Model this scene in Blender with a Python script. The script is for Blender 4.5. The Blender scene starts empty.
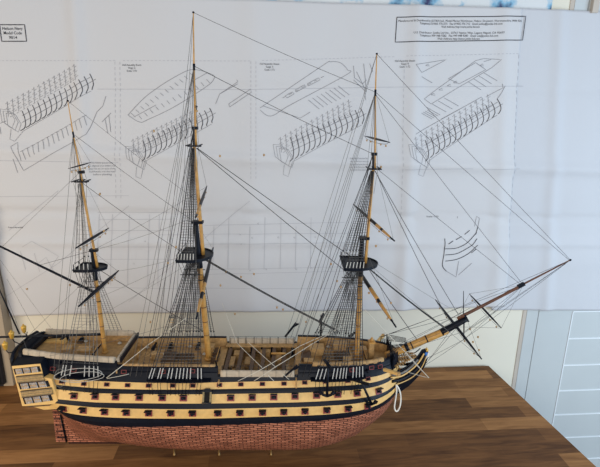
import bpy, bmesh, math, random
from mathutils import Vector, Matrix
random.seed(7)
scn = bpy.context.scene
COL = scn.collection
V = Vector
R_ = math.radians
# ------------------------------------------------------------------ camera
FPX = 460.0; TH = R_(15.1); ROLL = R_(.85); YAW = R_(4.7)
CAMZ = 1.56
def basis():
    cy, sy = math.cos(YAW), math.sin(YAW)
    fw = V((sy*math.cos(TH), cy*math.cos(TH), -math.sin(TH)))
    rt = V((cy, -sy, 0)); up = rt.cross(fw)
    c, s = math.cos(ROLL), math.sin(ROLL)
    return c*rt + s*up, -s*rt + c*up, fw
RT, UP, FW = basis()
cam = bpy.data.cameras.new('camera'); camo = bpy.data.objects.new('camera', cam); COL.objects.link(camo)
cam.sensor_fit = 'HORIZONTAL'; cam.sensor_width = 36; cam.lens = FPX/600*36; cam.clip_start = .02; cam.clip_end = 50
m = Matrix.Identity(4)
for i in range(3):
    m[i][0] = RT[i]; m[i][1] = UP[i]; m[i][2] = -FW[i]
m[2][3] = CAMZ
camo.matrix_world = m
scn.camera = camo
def ray(px, py):
    return FW + (px-300)/FPX*RT + (233.5-py)/FPX*UP
def wall_pt(px, py, y):                 # world point on the plane Y = y
    d = ray(px, py); t = y/d.y
    return V((t*d.x, y, CAMZ + t*d.z))
def horiz_pt(px, py, z):                # world point on a level plane
    d = ray(px, py); t = (z-CAMZ)/d.z
    return V((t*d.x, t*d.y, z))
SA = R_(-3.5); SD = .94; SZ = CAMZ - .77     # the ship: heading, distance, keel height
EX = V((math.cos(SA), math.sin(SA), 0)); EY = V((-math.sin(SA), math.cos(SA), 0))
def at(px, py, yl=0.):                  # ship-local point on the plane y = yl
    d = ray(px, py)
    t = (yl + SD*EY.y)/(d.x*EY.x + d.y*EY.y)
    p = V((t*d.x, t*d.y - SD, 0))
    return V((p.dot(EX), yl, CAMZ + t*d.z - SZ))

# ------------------------------------------------------------------ materials
def newmat(name):
    mt = bpy.data.materials.new(name); mt.use_nodes = True
    nt = mt.node_tree; b = nt.nodes['Principled BSDF']
    return mt, nt, b
def N(nt, t, **k):
    n = nt.nodes.new(t)
    for a, v in k.items():
        if a.startswith('i_'): n.inputs[a[2:].replace('_', ' ')].default_value = v
        else: setattr(n, a, v)
    return n
def mat(name, col, rough=.6, var=.12, scale=60., metal=0., bump=0.):
    mt, nt, b = newmat(name)
    tc = N(nt, 'ShaderNodeTexCoord'); nz = N(nt, 'ShaderNodeTexNoise')
    nz.inputs['Scale'].default_value = scale; nz.inputs['Detail'].default_value = 3
    nt.links.new(tc.outputs['Object'], nz.inputs['Vector'])
    rp = N(nt, 'ShaderNodeValToRGB')
    lo = tuple(max(0, c*(1-var)) for c in col); hi = tuple(min(1, c*(1+var)) for c in col)
    rp.color_ramp.elements[0].position = .3; rp.color_ramp.elements[0].color = (*lo, 1)
    rp.color_ramp.elements[1].position = .7; rp.color_ramp.elements[1].color = (*hi, 1)
    nt.links.new(nz.outputs['Fac'], rp.inputs['Fac']); nt.links.new(rp.outputs['Color'], b.inputs['Base Color'])
    b.inputs['Roughness'].default_value = rough; b.inputs['Metallic'].default_value = metal
    if bump:
        bp = N(nt, 'ShaderNodeBump'); bp.inputs['Strength'].default_value = bump; bp.inputs['Distance'].default_value = .001
        nt.links.new(nz.outputs['Fac'], bp.inputs['Height']); nt.links.new(bp.outputs['Normal'], b.inputs['Normal'])
    return mt
M = {}
M['black'] = mat('black_paint', (.004, .006, .012), .42, .2, 90)  # the slight blue in this black stands for reflected sky
M['yellow'] = mat('yellow_ochre_paint', (.74, .46, .155), .5, .07, 120)
M['spar'] = mat('varnished_spar_wood', (.52, .27, .065), .45, .2, 90)
M['spar_dark'] = mat('dark_brown_spar', (.12, .045, .022), .4, .2, 90)
M['rope_black'] = mat('tarred_rope', (.035, .033, .033), .8, .2, 200)
M['rope_grey'] = mat('grey_rope', (.16, .155, .145), .85, .2, 200)
M['rope_white'] = mat('pale_rope', (.62, .58, .49), .85, .1, 200)
M['cable'] = mat('new_white_rope', (.85, .81, .72), .85, .06, 200)
M['rope_coil'] = mat('worn_rope', (.46, .45, .42), .85, .15, 200)
M['red'] = mat('dark_red_paint', (.21, .026, .024), .5, .2, 200)
M['bore'] = mat('port_interior', (.01, .008, .008), .9, .1)
M['deck'] = mat('deck_planking', (.43, .25, .092), .6, .2, 120)
M['tan'] = mat('tan_timber', (.44, .26, .10), .6, .25, 150)
M['brown'] = mat('dark_timber', (.10, .055, .028), .6, .3, 150)
M['cloth'] = mat('hammock_cloth', (.49, .40, .295), .9, .12, 150, bump=.4)
M['white'] = mat('white_paint', (.75, .74, .70), .5, .05)
M['blue'] = mat('blue_paint', (.03, .17, .55), .5, .1)
M['gold'] = mat('gold_paint', (.62, .36, .06), .35, .15, 300, .3)
M['glass'] = mat('window_glazing', (.33, .33, .34), .25, .5, 160)
M['olive'] = mat('olive_moulding', (.26, .19, .085), .6, .25, 300)
M['block'] = mat('boxwood_block', (.42, .27, .13), .6, .15, 300)
M['brass'] = mat('brass_pin', (.32, .19, .07), .35, .1, 100, .7)
M['lid'] = M['black']
for k_ in ('black',): M[k_].node_tree.nodes['Principled BSDF'].inputs['Specular IOR Level'].default_value = .18
M['ink'] = mat('printed_ink', (.05, .05, .06), .9, .1)
M['ink_light'] = mat('printed_grey_ink', (.24, .24, .26), .9, .1)
M['ink_faint'] = mat('printed_faint_ink', (.43, .43, .46), .9, .05)
M['wall'] = mat('cream_wall_paint', (.76, .72, .60), .8, .03, 6)
M['door'] = mat('white_door_paint', (.53, .565, .565), .45, .02, 8)
M['door_edge'] = mat('white_bead_paint', (.80, .84, .86), .35, .02, 8)
M['gap'] = mat('grey_jamb', (.52, .46, .39), .7, .05, 10)
M['tanwall'] = mat('tan_post_paint', (.40, .33, .24), .7, .05, 8)
M['speaker'] = mat('black_plastic', (.012, .013, .017), .5, .15, 40)
M['floor'] = mat('grey_floor', (.30, .28, .26), .6, .12, 3)
def paper_mat(name, col):
    mt, nt, b = newmat(name)
    tc = N(nt, 'ShaderNodeTexCoord')
    n1 = N(nt, 'ShaderNodeTexNoise'); n1.inputs['Scale'].default_value = 9; n1.inputs['Detail'].default_value = 5
    nt.links.new(tc.outputs['Object'], n1.inputs['Vector'])
    bp = N(nt, 'ShaderNodeBump'); bp.inputs['Strength'].default_value = .25; bp.inputs['Distance'].default_value = .012
    nt.links.new(n1.outputs['Fac'], bp.inputs['Height']); nt.links.new(bp.outputs['Normal'], b.inputs['Normal'])
    b.inputs['Base Color'].default_value = (*col, 1); b.inputs['Roughness'].default_value = .85
    return mt
M['paper'] = paper_mat('plan_paper', (.61, .61, .62))
M['paper2'] = paper_mat('backing_paper', (.575, .585, .61))
def copper_mat():
    mt, nt, b = newmat('copper_plating')
    uv = N(nt, 'ShaderNodeUVMap'); br = N(nt, 'ShaderNodeTexBrick')
    br.offset = .5
    br.inputs['Scale'].default_value = 1; br.inputs['Brick Width'].default_value = .0165; br.inputs['Row Height'].default_value = .0056
    br.inputs['Mortar Size'].default_value = .0010; br.inputs['Mortar Smooth'].default_value = .15; br.inputs['Bias'].default_value = -.1
    br.inputs['Color1'].default_value = (.56, .20, .105, 1); br.inputs['Color2'].default_value = (.30, .095, .048, 1)
    br.inputs['Mortar'].default_value = (.045, .016, .012, 1)
    nt.links.new(uv.outputs['UV'], br.inputs['Vector'])
    nz = N(nt, 'ShaderNodeTexNoise'); nz.inputs['Scale'].default_value = 45; nz.inputs['Detail'].default_value = 4
    tc = N(nt, 'ShaderNodeTexCoord'); nt.links.new(tc.outputs['Object'], nz.inputs['Vector'])
    mx = N(nt, 'ShaderNodeMix'); mx.data_type = 'RGBA'; mx.blend_type = 'OVERLAY'; mx.inputs['Factor'].default_value = .5
    nt.links.new(br.outputs['Color'], mx.inputs[6]); nt.links.new(nz.outputs['Fac'], mx.inputs[7])
    hs = N(nt, 'ShaderNodeHueSaturation'); hs.inputs['Saturation'].default_value = .95
    nt.links.new(mx.outputs[2], hs.inputs['Color']); nt.links.new(hs.outputs['Color'], b.inputs['Base Color'])
    b.inputs['Metallic'].default_value = .1; b.inputs['Roughness'].default_value = .5; b.inputs['Specular IOR Level'].default_value = .3
    bp = N(nt, 'ShaderNodeBump'); bp.inputs['Strength'].default_value = .5; bp.inputs['Distance'].default_value = .0004; bp.invert = True
    nt.links.new(br.outputs['Fac'], bp.inputs['Height']); nt.links.new(bp.outputs['Normal'], b.inputs['Normal'])
    return mt
M['copper'] = copper_mat()
def table_mat():
    mt, nt, b = newmat('butcher_block_wood')
    tc = N(nt, 'ShaderNodeTexCoord')
    # each stave its own tone
    br = N(nt, 'ShaderNodeTexBrick'); br.offset = .37; br.offset_frequency = 2
    br.inputs['Scale'].default_value = 1; br.inputs['Brick Width'].default_value = .36; br.inputs['Row Height'].default_value = .047
    br.inputs['Mortar Size'].default_value = .0005; br.inputs['Mortar Smooth'].default_value = 1
    br.inputs['Color1'].default_value = (0, 0, 0, 1); br.inputs['Color2'].default_value = (1, 1, 1, 1); br.inputs['Mortar'].default_value = (.3, .3, .3, 1)
    nt.links.new(tc.outputs['Object'], br.inputs['Vector'])
    mp = N(nt, 'ShaderNodeMapping'); mp.inputs['Scale'].default_value = (4.5, 34, 1)
    nt.links.new(tc.outputs['Object'], mp.inputs['Vector'])
    g = N(nt, 'ShaderNodeTexNoise'); g.inputs['Scale'].default_value = 2.2; g.inputs['Detail'].default_value = 7; g.inputs['Distortion'].default_value = .9
    nt.links.new(mp.outputs['Vector'], g.inputs['Vector'])
    ad = N(nt, 'ShaderNodeMath', operation='MULTIPLY'); ad.inputs[1].default_value = .42
    bw = N(nt, 'ShaderNodeRGBToBW'); nt.links.new(br.outputs['Color'], bw.inputs['Color']); nt.links.new(bw.outputs['Val'], ad.inputs[0])
    ad2 = N(nt, 'ShaderNodeMath', operation='MULTIPLY_ADD'); ad2.inputs[1].default_value = .58
    nt.links.new(g.outputs['Fac'], ad2.inputs[0]); nt.links.new(ad.outputs[0], ad2.inputs[2])
    rp = N(nt, 'ShaderNodeValToRGB'); e = rp.color_ramp.elements
    e[0].position = .2; e[0].color = (.070, .026, .0075, 1)
    e[1].position = .85; e[1].color = (.44, .215, .076, 1)
    k = e.new(.5); k.color = (.205, .089, .028, 1)
    nt.links.new(ad2.outputs[0], rp.inputs['Fac']); nt.links.new(rp.outputs['Color'], b.inputs['Base Color'])
    b.inputs['Roughness'].default_value = .5; b.inputs['Specular IOR Level'].default_value = .2
    return mt
M['table'] = table_mat()
def picture_mat():
    mt, nt, b = newmat('blue_picture_print')
    tc = N(nt, 'ShaderNodeTexCoord'); nz = N(nt, 'ShaderNodeTexNoise'); nz.inputs['Scale'].default_value = 14; nz.inputs['Detail'].default_value = 4
    nt.links.new(tc.outputs['Object'], nz.inputs['Vector'])
    rp = N(nt, 'ShaderNodeValToRGB'); e = rp.color_ramp.elements
    e[0].position = .34; e[0].color = (.03, .035, .12, 1); e[1].position = .50; e[1].color = (.68, .70, .70, 1)
    k = e.new(.42); k.color = (.22, .45, .62, 1)
    nt.links.new(nz.outputs['Fac'], rp.inputs['Fac']); nt.links.new(rp.outputs['Color'], b.inputs['Base Color'])
    b.inputs['Roughness'].default_value = .6
    return mt
M['picture'] = picture_mat()

# ------------------------------------------------------------------ mesh builder
class MB:
    def __init__(s): s.v = []; s.f = []; s.mi = []; s.mats = []; s.smooth = []; s.uv = None
    def mid(s, mname):
        if mname not in s.mats: s.mats.append(mname)
        return s.mats.index(mname)
    def face(s, idx, mname, smooth=False):
        s.f.append(idx); s.mi.append(s.mid(mname)); s.smooth.append(smooth)
    def add(s, verts, faces, mname, smooth=False):
        o = len(s.v); s.v += [V(p) for p in verts]
        for f in faces: s.face([o+i for i in f], mname, smooth)
    def tube(s, pts, r, mname, n=5, smooth=True, cap=True):
        pts = [V(p) for p in pts]
        if not isinstance(r, (list, tuple)): r = [r]*len(pts)
        o = len(s.v); prev = None
        for i, p in enumerate(pts):
            a = pts[max(0, i-1)]; b = pts[min(len(pts)-1, i+1)]
            d = (b-a)
            if d.length < 1e-9: d = V((0, 0, 1))
            d.normalize()
            if prev is None:
                u = d.cross(V((0, 0, 1)) if abs(d.z) < .9 else V((1, 0, 0)))
            else:
                u = prev - d*prev.dot(d)
                if u.length < 1e-6: u = d.cross(V((0, 0, 1)) if abs(d.z) < .9 else V((1, 0, 0)))
            u.normalize(); prev = u; w = d.cross(u)
            for k in range(n):
                t = 2*math.pi*k/n
                s.v.append(p + r[i]*(math.cos(t)*u + math.sin(t)*w))
        for i in range(len(pts)-1):
            for k in range(n):
                k2 = (k+1) % n
                s.face([o+i*n+k, o+i*n+k2, o+(i+1)*n+k2, o+(i+1)*n+k], mname, smooth)
        if cap:
            s.face([o+k for k in reversed(range(n))], mname); s.face([o+(len(pts)-1)*n+k for k in range(n)], mname)
        return s
    def box(s, c, size, mname, mtx=None):
        c = V(c); hx, hy, hz = [q/2 for q in size]
        vs = [V((x, y, z)) for x in (-hx, hx) for y in (-hy, hy) for z in (-hz, hz)]
        if mtx: vs = [mtx @ q for q in vs]
        s.add([c+q for q in vs], [(0, 1, 3, 2), (4, 6, 7, 5), (0, 4, 5, 1), (2, 3, 7, 6), (0, 2, 6, 4), (1, 5, 7, 3)], mname)
        return s
    def bar(s, a, b, w, h, mname, up=(0, 0, 1)):
        a, b = V(a), V(b); d = (b-a); L = d.length; d.normalize()
        y = V(up).cross(d)
        if y.length < 1e-5: y = V((0, 1, 0)).cross(d)
        y.normalize(); z = d.cross(y)
        s.box((a+b)/2, (L, w, h), mname, Matrix((d, y, z)).transposed())
        return s
    def prism(s, poly, dvec, mname, side=None):
        poly = [V(p) for p in poly]; d = V(dvec); n = len(poly); o = len(s.v)
        s.v += poly + [p+d for p in poly]
        s.face([o+i for i in range(n)], mname); s.face([o+n+i for i in reversed(range(n))], mname)
        for i in range(n):
            j = (i+1) % n; s.face([o+i, o+n+i, o+n+j, o+j], side or mname)
        return s
    def lathe(s, prof, axis_pt, mname, n=12, d=(0, 0, 1)):
        d = V(d).normalized(); u = d.orthogonal().normalized(); w = d.cross(u); o = len(s.v); a = V(axis_pt)
        for (r, h) in prof:
            for k in range(n):
                t = 2*math.pi*k/n; s.v.append(a + d*h + r*(math.cos(t)*u + math.sin(t)*w))
        for i in range(len(prof)-1):
            for k in range(n):
                k2 = (k+1) % n
                s.face([o+i*n+k, o+i*n+k2, o+(i+1)*n+k2, o+(i+1)*n+k], mname, True)
        s.face([o+k for k in reversed(range(n))], mname); s.face([o+(len(prof)-1)*n+k for k in range(n)], mname)
        return s
    def mesh(s, name):
        me = bpy.data.meshes.new(name)
        me.from_pydata([tuple(p) for p in s.v], [], s.f)
        for q in s.mats: me.materials.append(M[q])
        me.polygons.foreach_set('material_index', s.mi); me.polygons.foreach_set('use_smooth', s.smooth)
        if s.uv:
            l = me.uv_layers.new(name='UVMap')
            if s.uv == 'xz': s.uv = [(p.x, p.z) for p in s.v]
            for i, lp in enumerate(me.loops): l.data[i].uv = s.uv[lp.vertex_index]
        me.update()
        return me
    def build(s, name, parent=None, fix=False):
        me = s.mesh(name)
        if fix:
            bm = bmesh.new(); bm.from_mesh(me); bmesh.ops.recalc_face_normals(bm, faces=bm.faces); bm.to_mesh(me); bm.free()
        return link(name, me, parent)
def link(name, me, parent=None):
    o = bpy.data.objects.new(name, me); COL.objects.link(o)
    if parent is not None: o.parent = parent
    return o
def tag(o, label=None, cat=None, group=None, kind=None):
    if label: o['label'] = label
    if cat: o['category'] = cat
    if group: o['group'] = group
    if kind: o['kind'] = kind
    return o
def empty(name, loc, rz=0):
    o = bpy.data.objects.new(name, None); COL.objects.link(o); o.location = loc; o.rotation_euler = (0, 0, rz); o.empty_display_size = .02
    return o
def lerp(a, b, t): return a + (b-a)*t
def sst(a, b, x):
    t = max(0, min(1, (x-a)/(b-a))); return t*t*(3-2*t)
def interp(xs, ys, x):
    if x <= xs[0]: return ys[0]
    for i in range(len(xs)-1):
        if x <= xs[i+1]: return lerp(ys[i], ys[i+1], (x-xs[i])/(xs[i+1]-xs[i]))
    return ys[-1]

# ------------------------------------------------------------------ setting
YW = 1.312
def slab(name, x0, x1, y0, y1, z0, z1, mname):
    b = MB(); b.box(((x0+x1)/2, (y0+y1)/2, (z0+z1)/2), (x1-x0, y1-y0, z1-z0), mname)
    return tag(b.build(name), kind='structure')
slab('wall_back', -2.2, 2.6, YW, YW+.1, 0, 2.7, 'wall')
slab('floor', -2.2, 2.6, -1.6, YW+.1, -.05, 0, 'floor')
# panelled door on the right part of the wall
def wx(px, py): return wall_pt(px, py, YW).x
xg0, xg1 = wx(523.3, 309.6), wx(527, 309.6)
xs_ = wx(538.6, 309.6); xp = wx(572.7, 310.8)
d = empty('door_1', (xg1, YW, 0)); d['kind'] = 'structure'
def dbox(name, x0, x1, y0, y1, z0, z1, mname, par):
    b = MB(); b.box(((x0+x1)/2-xg1, (y0+y1)/2-YW, (z0+z1)/2), (x1-x0, y1-y0, z1-z0), mname); return b.build(name, par)
dbox('frame_jamb', xg1, xs_-.0008, YW-.003, YW, 0, 2.1, 'door', d)
dbox('door_leaf', xs_+.0008, xg1+.95, YW-.004, YW, .02, 2.08, 'door', d)
ztop = wall_pt(590, 312.5, YW-.006).z
lines = [wall_pt(585, yy, YW-.006).z for yy in (311.5, 338.5, 365, 390.2, 414, 437, 459)]
for k, z in enumerate(lines):
    dbox('panel_bead', xp - (0 if k else 0.0), xg1+.85, YW-.0058, YW-.004, z-.002, z+.002, 'door_edge', d)
dbox('panel_stile_bead', xp-.003, xp, YW-.0058, YW-.004, .3, lines[0], 'door_edge', d)
b = MB(); b.box(((xg0+xg1)/2, YW-.001, 1.05), (xg1-xg0, .002, 2.1), 'gap'); tag(b.build('trim_1'), kind='structure')
xt = wall_pt(1.5, 300, YW-.03).x
b = MB(); b.box((xt-.06, YW-.02, 1.15), (.12, .04, 2.3), 'tanwall'); tag(b.build('trim_2'), kind='structure')
q = wall_pt(595, 5, YW-.01)
b = MB(); b.box((q.x, YW-.008, q.z+.13), (.017, .016, .30), 'gap'); tag(b.build('trim_3'), kind='structure')

# table
TZ = .75
tab = empty('table', (0, .9, 0))
tag(tab, 'long brown butcher-block wooden table carrying the model ship', 'table')
c1 = horiz_pt(489.5, 366.3, TZ); c2 = horiz_pt(597, 467, TZ)
dr = (c2-c1)/(c2.y-c1.y)
c1 = c1 + dr*(1.303-c1.y); c3 = c1 + dr*(.45-c1.y)
poly = [V((-1.35, .45, TZ)), V((c3.x, .45, TZ)), V((c1.x, 1.303, TZ)), V((-1.35, 1.303, TZ))]
b = MB(); b.prism([p-V((0, .9, .04)) for p in poly], (0, 0, .04), 'table')
top = b.build('tabletop', tab, fix=True)
bv = top.modifiers.new('bevel', 'BEVEL'); bv.width = .002; bv.segments = 2
for (lx, ly) in ((-1.27, -.38), (.66, -.38), (-1.27, .34), (.66, .34)):
    b = MB(); b.box((lx, ly, .355), (.07, .07, .71), 'table'); b.build('leg', tab)
b = MB(); b.box((-.3, 0, .66), (1.85, .60, .08), 'table'); b.build('apron', tab)

# black box standing at the left edge
p0 = horiz_pt(6.5, 389, TZ)
sp = empty('black_box', (p0.x-.081, p0.y+.07, TZ))
tag(sp, 'dark black box with rounded edges cut off by the left edge, standing on the table', 'box')
hS = wall_pt(1, 346, p0.y).z - TZ
b = MB(); b.box((0, 0, hS/2+.004), (.15, .13, hS-.008), 'speaker'); o = b.build('cabinet', sp)
bv = o.modifiers.new('bevel', 'BEVEL'); bv.width = .008; bv.segments = 3
b = MB(); b.box((0, -.067, hS/2), (.13, .006, hS-.03), 'speaker'); b.build('front_panel', sp)
for sx in (-1, 1):
    for sy in (-1, 1):
        b = MB(); b.box((sx*.055, sy*.045, .003), (.02, .02, .006), 'speaker'); b.build('foot', sp)

# picture on the wall behind the plans
pa, pb = wall_pt(150, 12, YW-.012), wall_pt(553, 12, YW-.012)
pc = empty('wall_picture', ((pa.x+pb.x)/2, YW-.001, pa.z-.04))
tag(pc, 'blue and white picture on the wall peeking out above the plan sheet', 'picture')
b = MB(); b.box((0, 0, .20), (pb.x-pa.x, .002, .42), 'picture'); b.build('print', pc)
b = MB()
b.box((0, -.004, .415), (pb.x-pa.x+.02, .010, .014), 'white'); b.build('top_rail', pc)

# ------------------------------------------------------------------ plan sheets with creases
YP = 1.3085
random.seed(3)
creases = []   # (a, b, c, width, amp): ridge along a line a*x + b*z = c
def crease_px(p, q, width, amp):
    A_, B_ = wall_pt(*p, YP), wall_pt(*q, YP); dx, dz = B_.x-A_.x, B_.z-A_.z; L = math.hypot(dx, dz)
    creases.append((-dz/L, dx/L, (-dz*A_.x + dx*A_.z)/L, width, amp))
for p, q, w, a in [((75, 0), (88, 200), .010, .0022), ((418, 0), (404, 260), .012, .0025), ((254, 60), (252, 300), .02, .0012),
                   ((120, 242), (480, 243), .006, .0016), ((120, 228), (330, 226), .03, -.0014), ((0, 90), (600, 89), .008, -.0012),
                   ((0, 160), (600, 166), .016, .0014), ((165, 0), (170, 300), .05, .0015), ((335, 0), (332, 300), .04, -.0013),
                   ((505, 0), (495, 300), .012, .0016), ((560, 0), (545, 300), .01, .0018), ((500, 167), (640, 172), .008, .0022), ((500, 218), (640, 220), .006, -.0018),
                   ((0, 270), (500, 262), .02, .001)]:
    crease_px(p, q, w, a)
def paper_y(x, z, off=0.):
    h = 0
    for (a, b_, c, w, am) in creases:
        t = (a*x + b_*z - c)/(w*1.4)
        if abs(t) < 5: h += 3.2*am*math.exp(-t*t/2)
    h += .0016*math.sin(3.1*x+1)*math.sin(4.3*z) + .0008*math.sin(9*x+5*z)
    return min(YP - .007 - h, YW - .0045) - off
def sheet(name, corners, nx, nz, mname, off, edge=None):
    TL, TR, BR, BL = [wall_pt(*c, YP) for c in corners]
    b = MB(); th = .0004
    for back in (0, 1):
        for j in range(nz+1):
            for i in range(nx+1):
                u, v = i/nx, j/nz
                p = lerp(lerp(TL, TR, u), lerp(BL, BR, u), v)
                z = p.z + (edge(u)*v if edge else 0)
                b.v.append(V((p.x, paper_y(p.x, z, off) + back*th, z)))
    W = nx+1; K = W*(nz+1)
    for j in range(nz):
        for i in range(nx):
            a = j*W+i
            b.face([a, a+W, a+W+1, a+1], mname, True); b.face([K+a, K+a+1, K+a+W+1, K+a+W], mname, True)
    for i in range(nx):
        b.face([i, i+1, K+i+1, K+i], mname); a = nz*W+i; b.face([a+1, a, K+a, K+a+1], mname)
    for j in range(nz):
        a = j*W; b.face([a+W, a, K+a, K+a+W], mname); a += nx; b.face([a, a+W, K+a+W, K+a], mname)
    return b.build(name)
plan = sheet('plan_sheet', [(-45, -8), (520, 9), (504, 306), (11, 315)], 300, 140, 'paper', .002, lambda u: .004*math.sin(2.2*math.pi*u))
tag(plan, 'large white ship plan sheet with printed hull drawings, on wall behind the model ship', 'plan sheet')
side = sheet('blank_sheet', [(508, 8.4), (660, 14), (660, 309.5), (490, 309)], 90, 140, 'paper2', 0)
tag(side, 'blank bluish white paper sheet on wall at the right of the printed plan', 'paper sheet')

def ink_obj(name, polys, w, mname, par=plan, step=.008):
    """printed lines: thin ribbons lying on the sheet; polys in photo pixels unprojected on the wall"""
    b = MB()
    for pl in polys:
        pts = [wall_pt(*p, YP) for p in pl]; fine = []
        for a, c in zip(pts, pts[1:]):
            n = max(1, int((c-a).length/step))
            for k in range(n): fine.append(lerp(a, c, k/n))
        fine.append(pts[-1])
        o = len(b.v)
        for i, p in enumerate(fine):
            a = fine[max(0, i-1)]; c = fine[min(len(fine)-1, i+1)]; dx, dz = c.x-a.x, c.z-a.z; L = math.hypot(dx, dz) or 1
            for s in (-1, 1):
                x, z = p.x - s*dz/L*w/2, p.z + s*dx/L*w/2
                b.v.append(V((x, paper_y(x, z, .0028), z)))
        for i in range(len(fine)-1):
            k = o+2*i; b.face([k, k+2, k+3, k+1], mname)
    return b.build(name, par)
def smooth(pts, n=6):
    out = []; P = [pts[0]] + list(pts) + [pts[-1]]
    for i in range(1, len(P)-2):
        for k in range(n):
            t = k/n; q = []
            for c in (0, 1):
                p0, p1, p2, p3 = P[i-1][c], P[i][c], P[i+1][c], P[i+2][c]
                q.append(.5*((2*p1) + (p2-p0)*t + (2*p0-5*p1+4*p2-p3)*t*t + (3*p1-p0-3*p2+p3)*t**3))
            out.append(tuple(q))
    out.append(tuple(pts[-1])); return out
def mixp(a, b, t): return (lerp(a[0], b[0], t), lerp(a[1], b[1], t))
def dashed(a, b, n):
    return [[mixp(a, b, k/n), mixp(a, b, (k+.55)/n)] for k in range(n)]
def frame_drawing(t0, t1, b0, b1, f0, f1, nrib=14, bow=None):
    """skeleton of a hull in isometric view: t = rib heads near side, b = rib feet, f = far side heads"""
    dark, light = [], []
    for i in range(nrib):
        t = i/(nrib-1)
        h = mixp(t0, t1, t); k = mixp(b0, b1, t); s = .55+.45*math.sin(math.pi*min(1, t*1.15+.12))
        k = (k[0], k[1] - 1.5*t**3)
        H = k[1]-h[1]
        dark.append(smooth([h, (h[0]+2.4, h[1]+.33*H), (h[0]+3.4, h[1]+.66*H), (h[0]+2.2, h[1]+.9*H), (k[0]-2.2*s, k[1]+.5)], 4))
        fp = mixp(f0, f1, t)
        for q in range(3):
            yy = fp[1] + q*4.6; xx = fp[0] + q*.9
            light.append([(xx-1.8, yy+1.2), (xx+.6, yy-.8), (xx+.2, yy+2.2), (xx+2.6, yy+.4)])
        light.append([(fp[0], fp[1]-1.5), (fp[0]+1.4, fp[1]+14)])
    mid0, mid1 = mixp(t0, b0, .6), mixp(t1, b1, .55)
    dark2 = [smooth([mid0, mixp(mid0, mid1, .5), (mid1[0]+4, mid1[1]-4)])]
    dark2.append([mixp(t0, b0, .25), mixp(t1, b1, .2)])
    x, y = f0[0]-1, f0[1]+12                      # nested stern frames
    for q in range(3):
        light.append([(x-6+q*3, y-6+q*2), (x-4+q*3, y+6+q*2.4), (x+6+q*3.2, y+13+q*2), (x+9+q*3, y+5+q*2), (x+3+q*3, y-5+q*2), (x-6+q*3, y-6+q*2)])
    light.append([(x+5, y+14), (x+4, y+24), (x+9, y+26), (b0[0]+1, b0[1]+1), (b1[0]-2, b1[1])])
    light += dashed((f0[0]+3, f0[1]+14), (f1[0]+2, f1[1]+13), 20)
    ink_obj('hull_frame_drawing', dark, .0018, 'ink')
    ink_obj('hull_frame_drawing', dark2, .0012, 'ink_light'); ink_obj('hull_frame_drawing', light, .0009, 'ink_light')
frame_drawing((24, 111), (91, 74), (24, 130), (94, 91), (9, 103), (76, 66))
frame_drawing((144, 140), (210, 108), (145, 160), (214, 124), (134, 140), (196, 110))
frame_drawing((290, 137), (360, 108), (291, 160), (363, 125), (280, 138), (348, 101))
frame_drawing((424, 140), (495, 99), (425, 160), (497, 115), (414, 138), (486, 96))
def dashed(a, b, n):
    return [[mixp(a, b, k/n), mixp(a, b, (k+.55)/n)] for k in range(n)]
# deck plans, loose parts and lists
L1 = []
L1 += [[(14, 146), (26, 170), (88, 134)], [(14, 146), (20, 142), (24, 160)], [(88, 134), (92, 127), (98, 112), (104, 106), (107, 96)]]
for k in range(14):
    p = mixp((26, 150), (86, 116), k/13); L1.append([p, (p[0]+2.5, p[1]+9)]); L1.append([(p[0]-2, p[1]+1), (p[0]+2.2, p[1]-1)])
L1 += [[(106, 118), (109, 133)], [(110, 115), (112, 132)], [(103, 122), (112, 113)], [(16, 158), (20, 172)], [(0, 124), (8, 121)], [(2, 127), (3, 134)]]
L1 += [smooth([(129, 115), (150, 94), (180, 75), (195, 70), (213, 75), (214, 80), (205, 88), (175, 107), (150, 119), (141, 122), (129, 115)])]
for k in range(13):
    p = mixp((132, 113), (190, 73), k/12); L1.append([p, (p[0]+3.5, p[1]+3)]); p = mixp((143, 119), (210, 83), k/12); L1.append([p, (p[0]-3, p[1]-3.4)])
L1 += [[(135, 117), (157, 105)], [(192, 82), (208, 73)]]
L1 += [[(216, 104), (220, 94), (238, 82), (237, 80)], [(229, 104), (251, 89)], [(230, 107), (252, 92)], [(229, 104), (230, 107)], [(220, 94), (238, 84)], [(263, 106), (300, 118), (310, 112)]]
L1 += [smooth([(260, 110), (271, 116), (290, 105), (346, 75), (347, 70), (340, 63), (330, 62), (322, 66), (260, 108)])]
L1 += [[(p[0]-1.5, p[1]), (p[0]+1.5, p[1]-1.5)] for p in [mixp((284, 98), (322, 78), k/6) for k in range(7)]]
L1 += [[(287, 98), (285, 96), (292, 92), (294, 94), (287, 98)], [(296, 92), (306, 87), (304, 85), (295, 90), (296, 92)], [(308, 86), (320, 80), (318, 78), (307, 84), (308, 86)]]
for k in range(8):
    p = mixp((308, 100), (338, 86), k/7); L1.append([p, (p[0]+11, p[1]+9)])
L1 += [[(353, 66), (354, 78), (362, 84), (366, 80)], [(356, 72), (364, 88), (365, 100)], [(363, 64), (366, 92)], [(369, 64), (372, 72)], [(353, 80), (366, 92)]]
L1 += [[(423, 99), (474, 61), (482, 59), (499, 60), (490, 68), (430, 104), (423, 99)], [(447, 79), (474, 63), (484, 70), (458, 84), (447, 79)], [(414, 65), (445, 60), (420, 73), (414, 65)], [(420, 77), (431, 83)], [(482, 62), (489, 60)]]
for q in ((452, 83), (446, 86), (438, 90), (430, 95), (424, 66), (478, 66)): L1.append([q, (q[0]+3, q[1]-1.8), (q[0]+4, q[1]+.3), q])
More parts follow.
